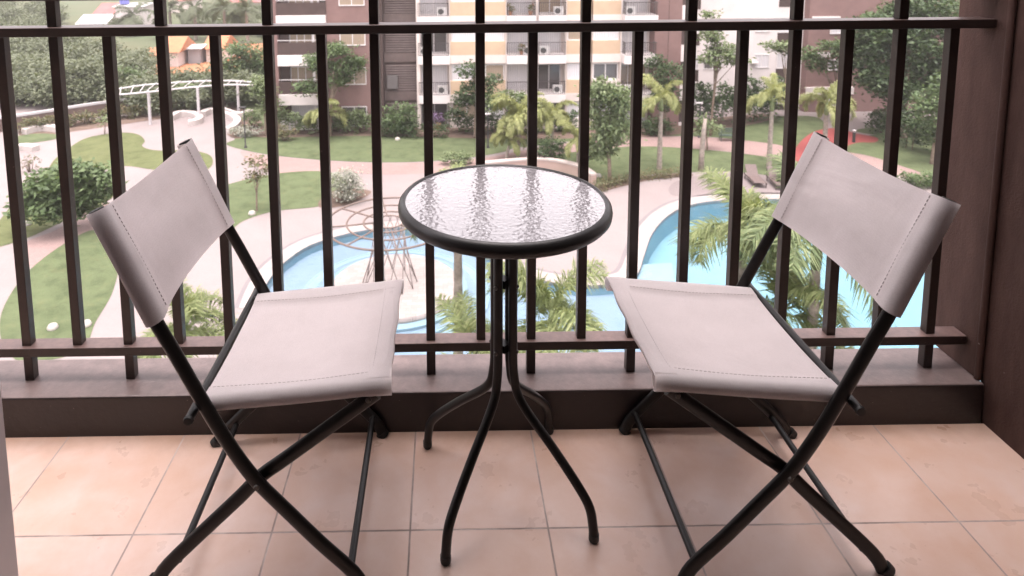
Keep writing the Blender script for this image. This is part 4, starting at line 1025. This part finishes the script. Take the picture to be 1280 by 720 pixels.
# lamps
LMP = M('black_lamp_post', (.03,.03,.03), .5, .1, 4)
def lamp(label, x, yb, h, white):
    t = thing('garden_lamp', label, 'lamp', gp(x,yb))
    MB().lathe([(0,0),(.12,0),(.09,.12),(.05,.2),(.045,h),(0,h)], 12).build('post', LMP, t)
    MB().box(-.34,.16,-.10,.10,h+.001,h+.09).build('lamp_head', WSTEEL if white else LMP, t, bevel=.02)
    return t
lamp('slim black lamp post on the lawn beside the curved benches', 307, 185, 2.9, False)
lamp('dark lamp post with white head before the tall hedge', 874, 172, 2.55, True)
lamp('lamp post with pale head half hidden among the palms beside the cream wing', 610, 185, 2.4, True)
t = thing('bollard_light', 'short black bollard light at the edge of the red court', 'bollard', gp(1067,178)); MB().lathe([(0,0),(.1,0),(.1,.75),(0,.75)], 14).build('post', LMP, t); MB().lathe([(.07,0),(.09,.06),(.13,.14),(0,.2)], 14, (0,0,.75)).build('cap', WSTEEL, t)
STONE = M('pale_stone', (.36,.34,.31), .8, .12, 6)
for lab, (x, y) in (('small pale round stone light on the lower left lawn', (66,411)), ('small pale round stone light at the corner of the middle left lawn', (315,268)), ('small pale stone light on the lawn by the hedge under the louvred bay', (497,175)), ('small pale stone light on the lawn left of the willow', (748,221)), ('pale stone under the leafy tree at far left', (35,281)), ('pale stone light by the path at the lower left lawn edge', (108,407))):
    mb = MB().lathe([(0,-.05),(.17,-.04),(.20,.06),(.15,.17),(.06,.21),(0,.215)], 14); o = mb.build('stone_light', STONE, None, gp(x,y), ang=180); tag(o, lab, 'stone light')
# houses and soil beyond the wall
ORG = M('orange_soil', (.36,.155,.075), .95, .25, .3, col2=(.27,.12,.065)); REDR = M('red_metal_roof', (.30,.10,.095), .6, .2, .6); GREYC = M('grey_concrete', (.30,.30,.32), .85, .15, .5)
struct(MB().prism([q[:2] for q in (gp(186,96),gp(262,98),gp(345,70),gp(345,54),gp(262,56),gp(186,60),gp(165,80))], ZG-.5, ZG+.05).build('bare_soil', ORG, smooth=False))
def house(label, x, yb, wpx, h, depth, wallm, roofm, gable=.8, win=True, rz=.0):
    b = gp(x, yb); k = (b[1]-CAM[1])/F; w_ = wpx*k
    t = thing('house', label, 'house', b, rz)
    MB().box(-w_/2,w_/2,0,depth,-.1,h).build('wall', wallm, t, smooth=False)
    e = .4
    MB().add([(-w_/2-e,-e,h+.004),(w_/2+e,-e,h+.004),(w_/2+e,depth+e,h+.004),(-w_/2-e,depth+e,h+.004),(-w_/2-e,depth/2,h+gable),(w_/2+e,depth/2,h+gable)], [(0,1,5,4),(2,3,4,5),(1,2,5),(3,0,4),(0,3,2,1)]).build('roof', roofm, t, smooth=False)
    if win:
        window(-w_*.05, w_*.18, h*.45, h*.82, 1, WIND, -.03, t)
    return t
hs_ = house('far white house with a flat pale roof and a dark window', 163, 40, 34, 4.2, 7, WHITEB, WSTEEL, .35)
house('far low hut with a pale curved roof left of the white house', 116, 42, 34, 1.6, 5, GREYC, WSTEEL, 1.3, False)
house('far house with a red roof behind the white house', 134, 36, 26, 2.6, 6, WHITEB, REDR, 1.6, False)
house('far house with a wide red roof beside the brown wing', 310, 18, 46, 2.5, 9, CREAM, REDR, 2.6, False)
house('far house with a red roof above the coconut palms', 222, 16, 28, 2.5, 8, CREAM, REDR, 2.2, False)
house('grey concrete shed with a pale roof on the orange soil', 243, 80, 15, 1.9, 3, GREYC, WSTEEL, .3, False)
ORR = M('orange_tiled_roof', (.38,.16,.08), .8, .2, .8)
house('small far house with an orange roof left of the concrete shed', 212, 84, 22, 1.8, 5, WHITEB, ORR, 1.5, False)
house('small far house with an orange roof right of the concrete shed', 268, 78, 20, 1.7, 5, CREAM, ORR, 1.4, False)
b = hs_.location; t = thing('water_tank', 'blue water tank on the roof of the far white house', 'tank', (b[0]-1.6,b[1]+2,b[2]+4.5)); BLUE = M('blue_plastic', (.14,.15,.42), .5, .1, 2)
MB().lathe([(0,0),(.75,0),(.75,1.5),(.55,1.75),(0,1.85)], 20).build('drum', BLUE, t); MB().lathe([(0,0),(.25,0),(.25,.12),(0,.12)], 14, (0,0,1.82)).build('lid', BLUE, t)

# ------------------------------------------------------------------ air
hz = MB().box(-700,700,-60,900,ZG-1.6,16).build('haze', None, smooth=False); hz['kind'] = 'stuff'; tag(hz, 'thin pale humid air fading the far garden and houses', 'haze')
hm = NT('humid_air'); v = hm.n('ShaderNodeVolumePrincipled'); v.inputs['Density'].default_value = .0006; v.inputs['Color'].default_value = (.97,.95,.95,1); v.inputs['Anisotropy'].default_value = .2
hm.l(v.outputs[0], hm.out.inputs['Volume']); hz.data.materials.append(hm.m)
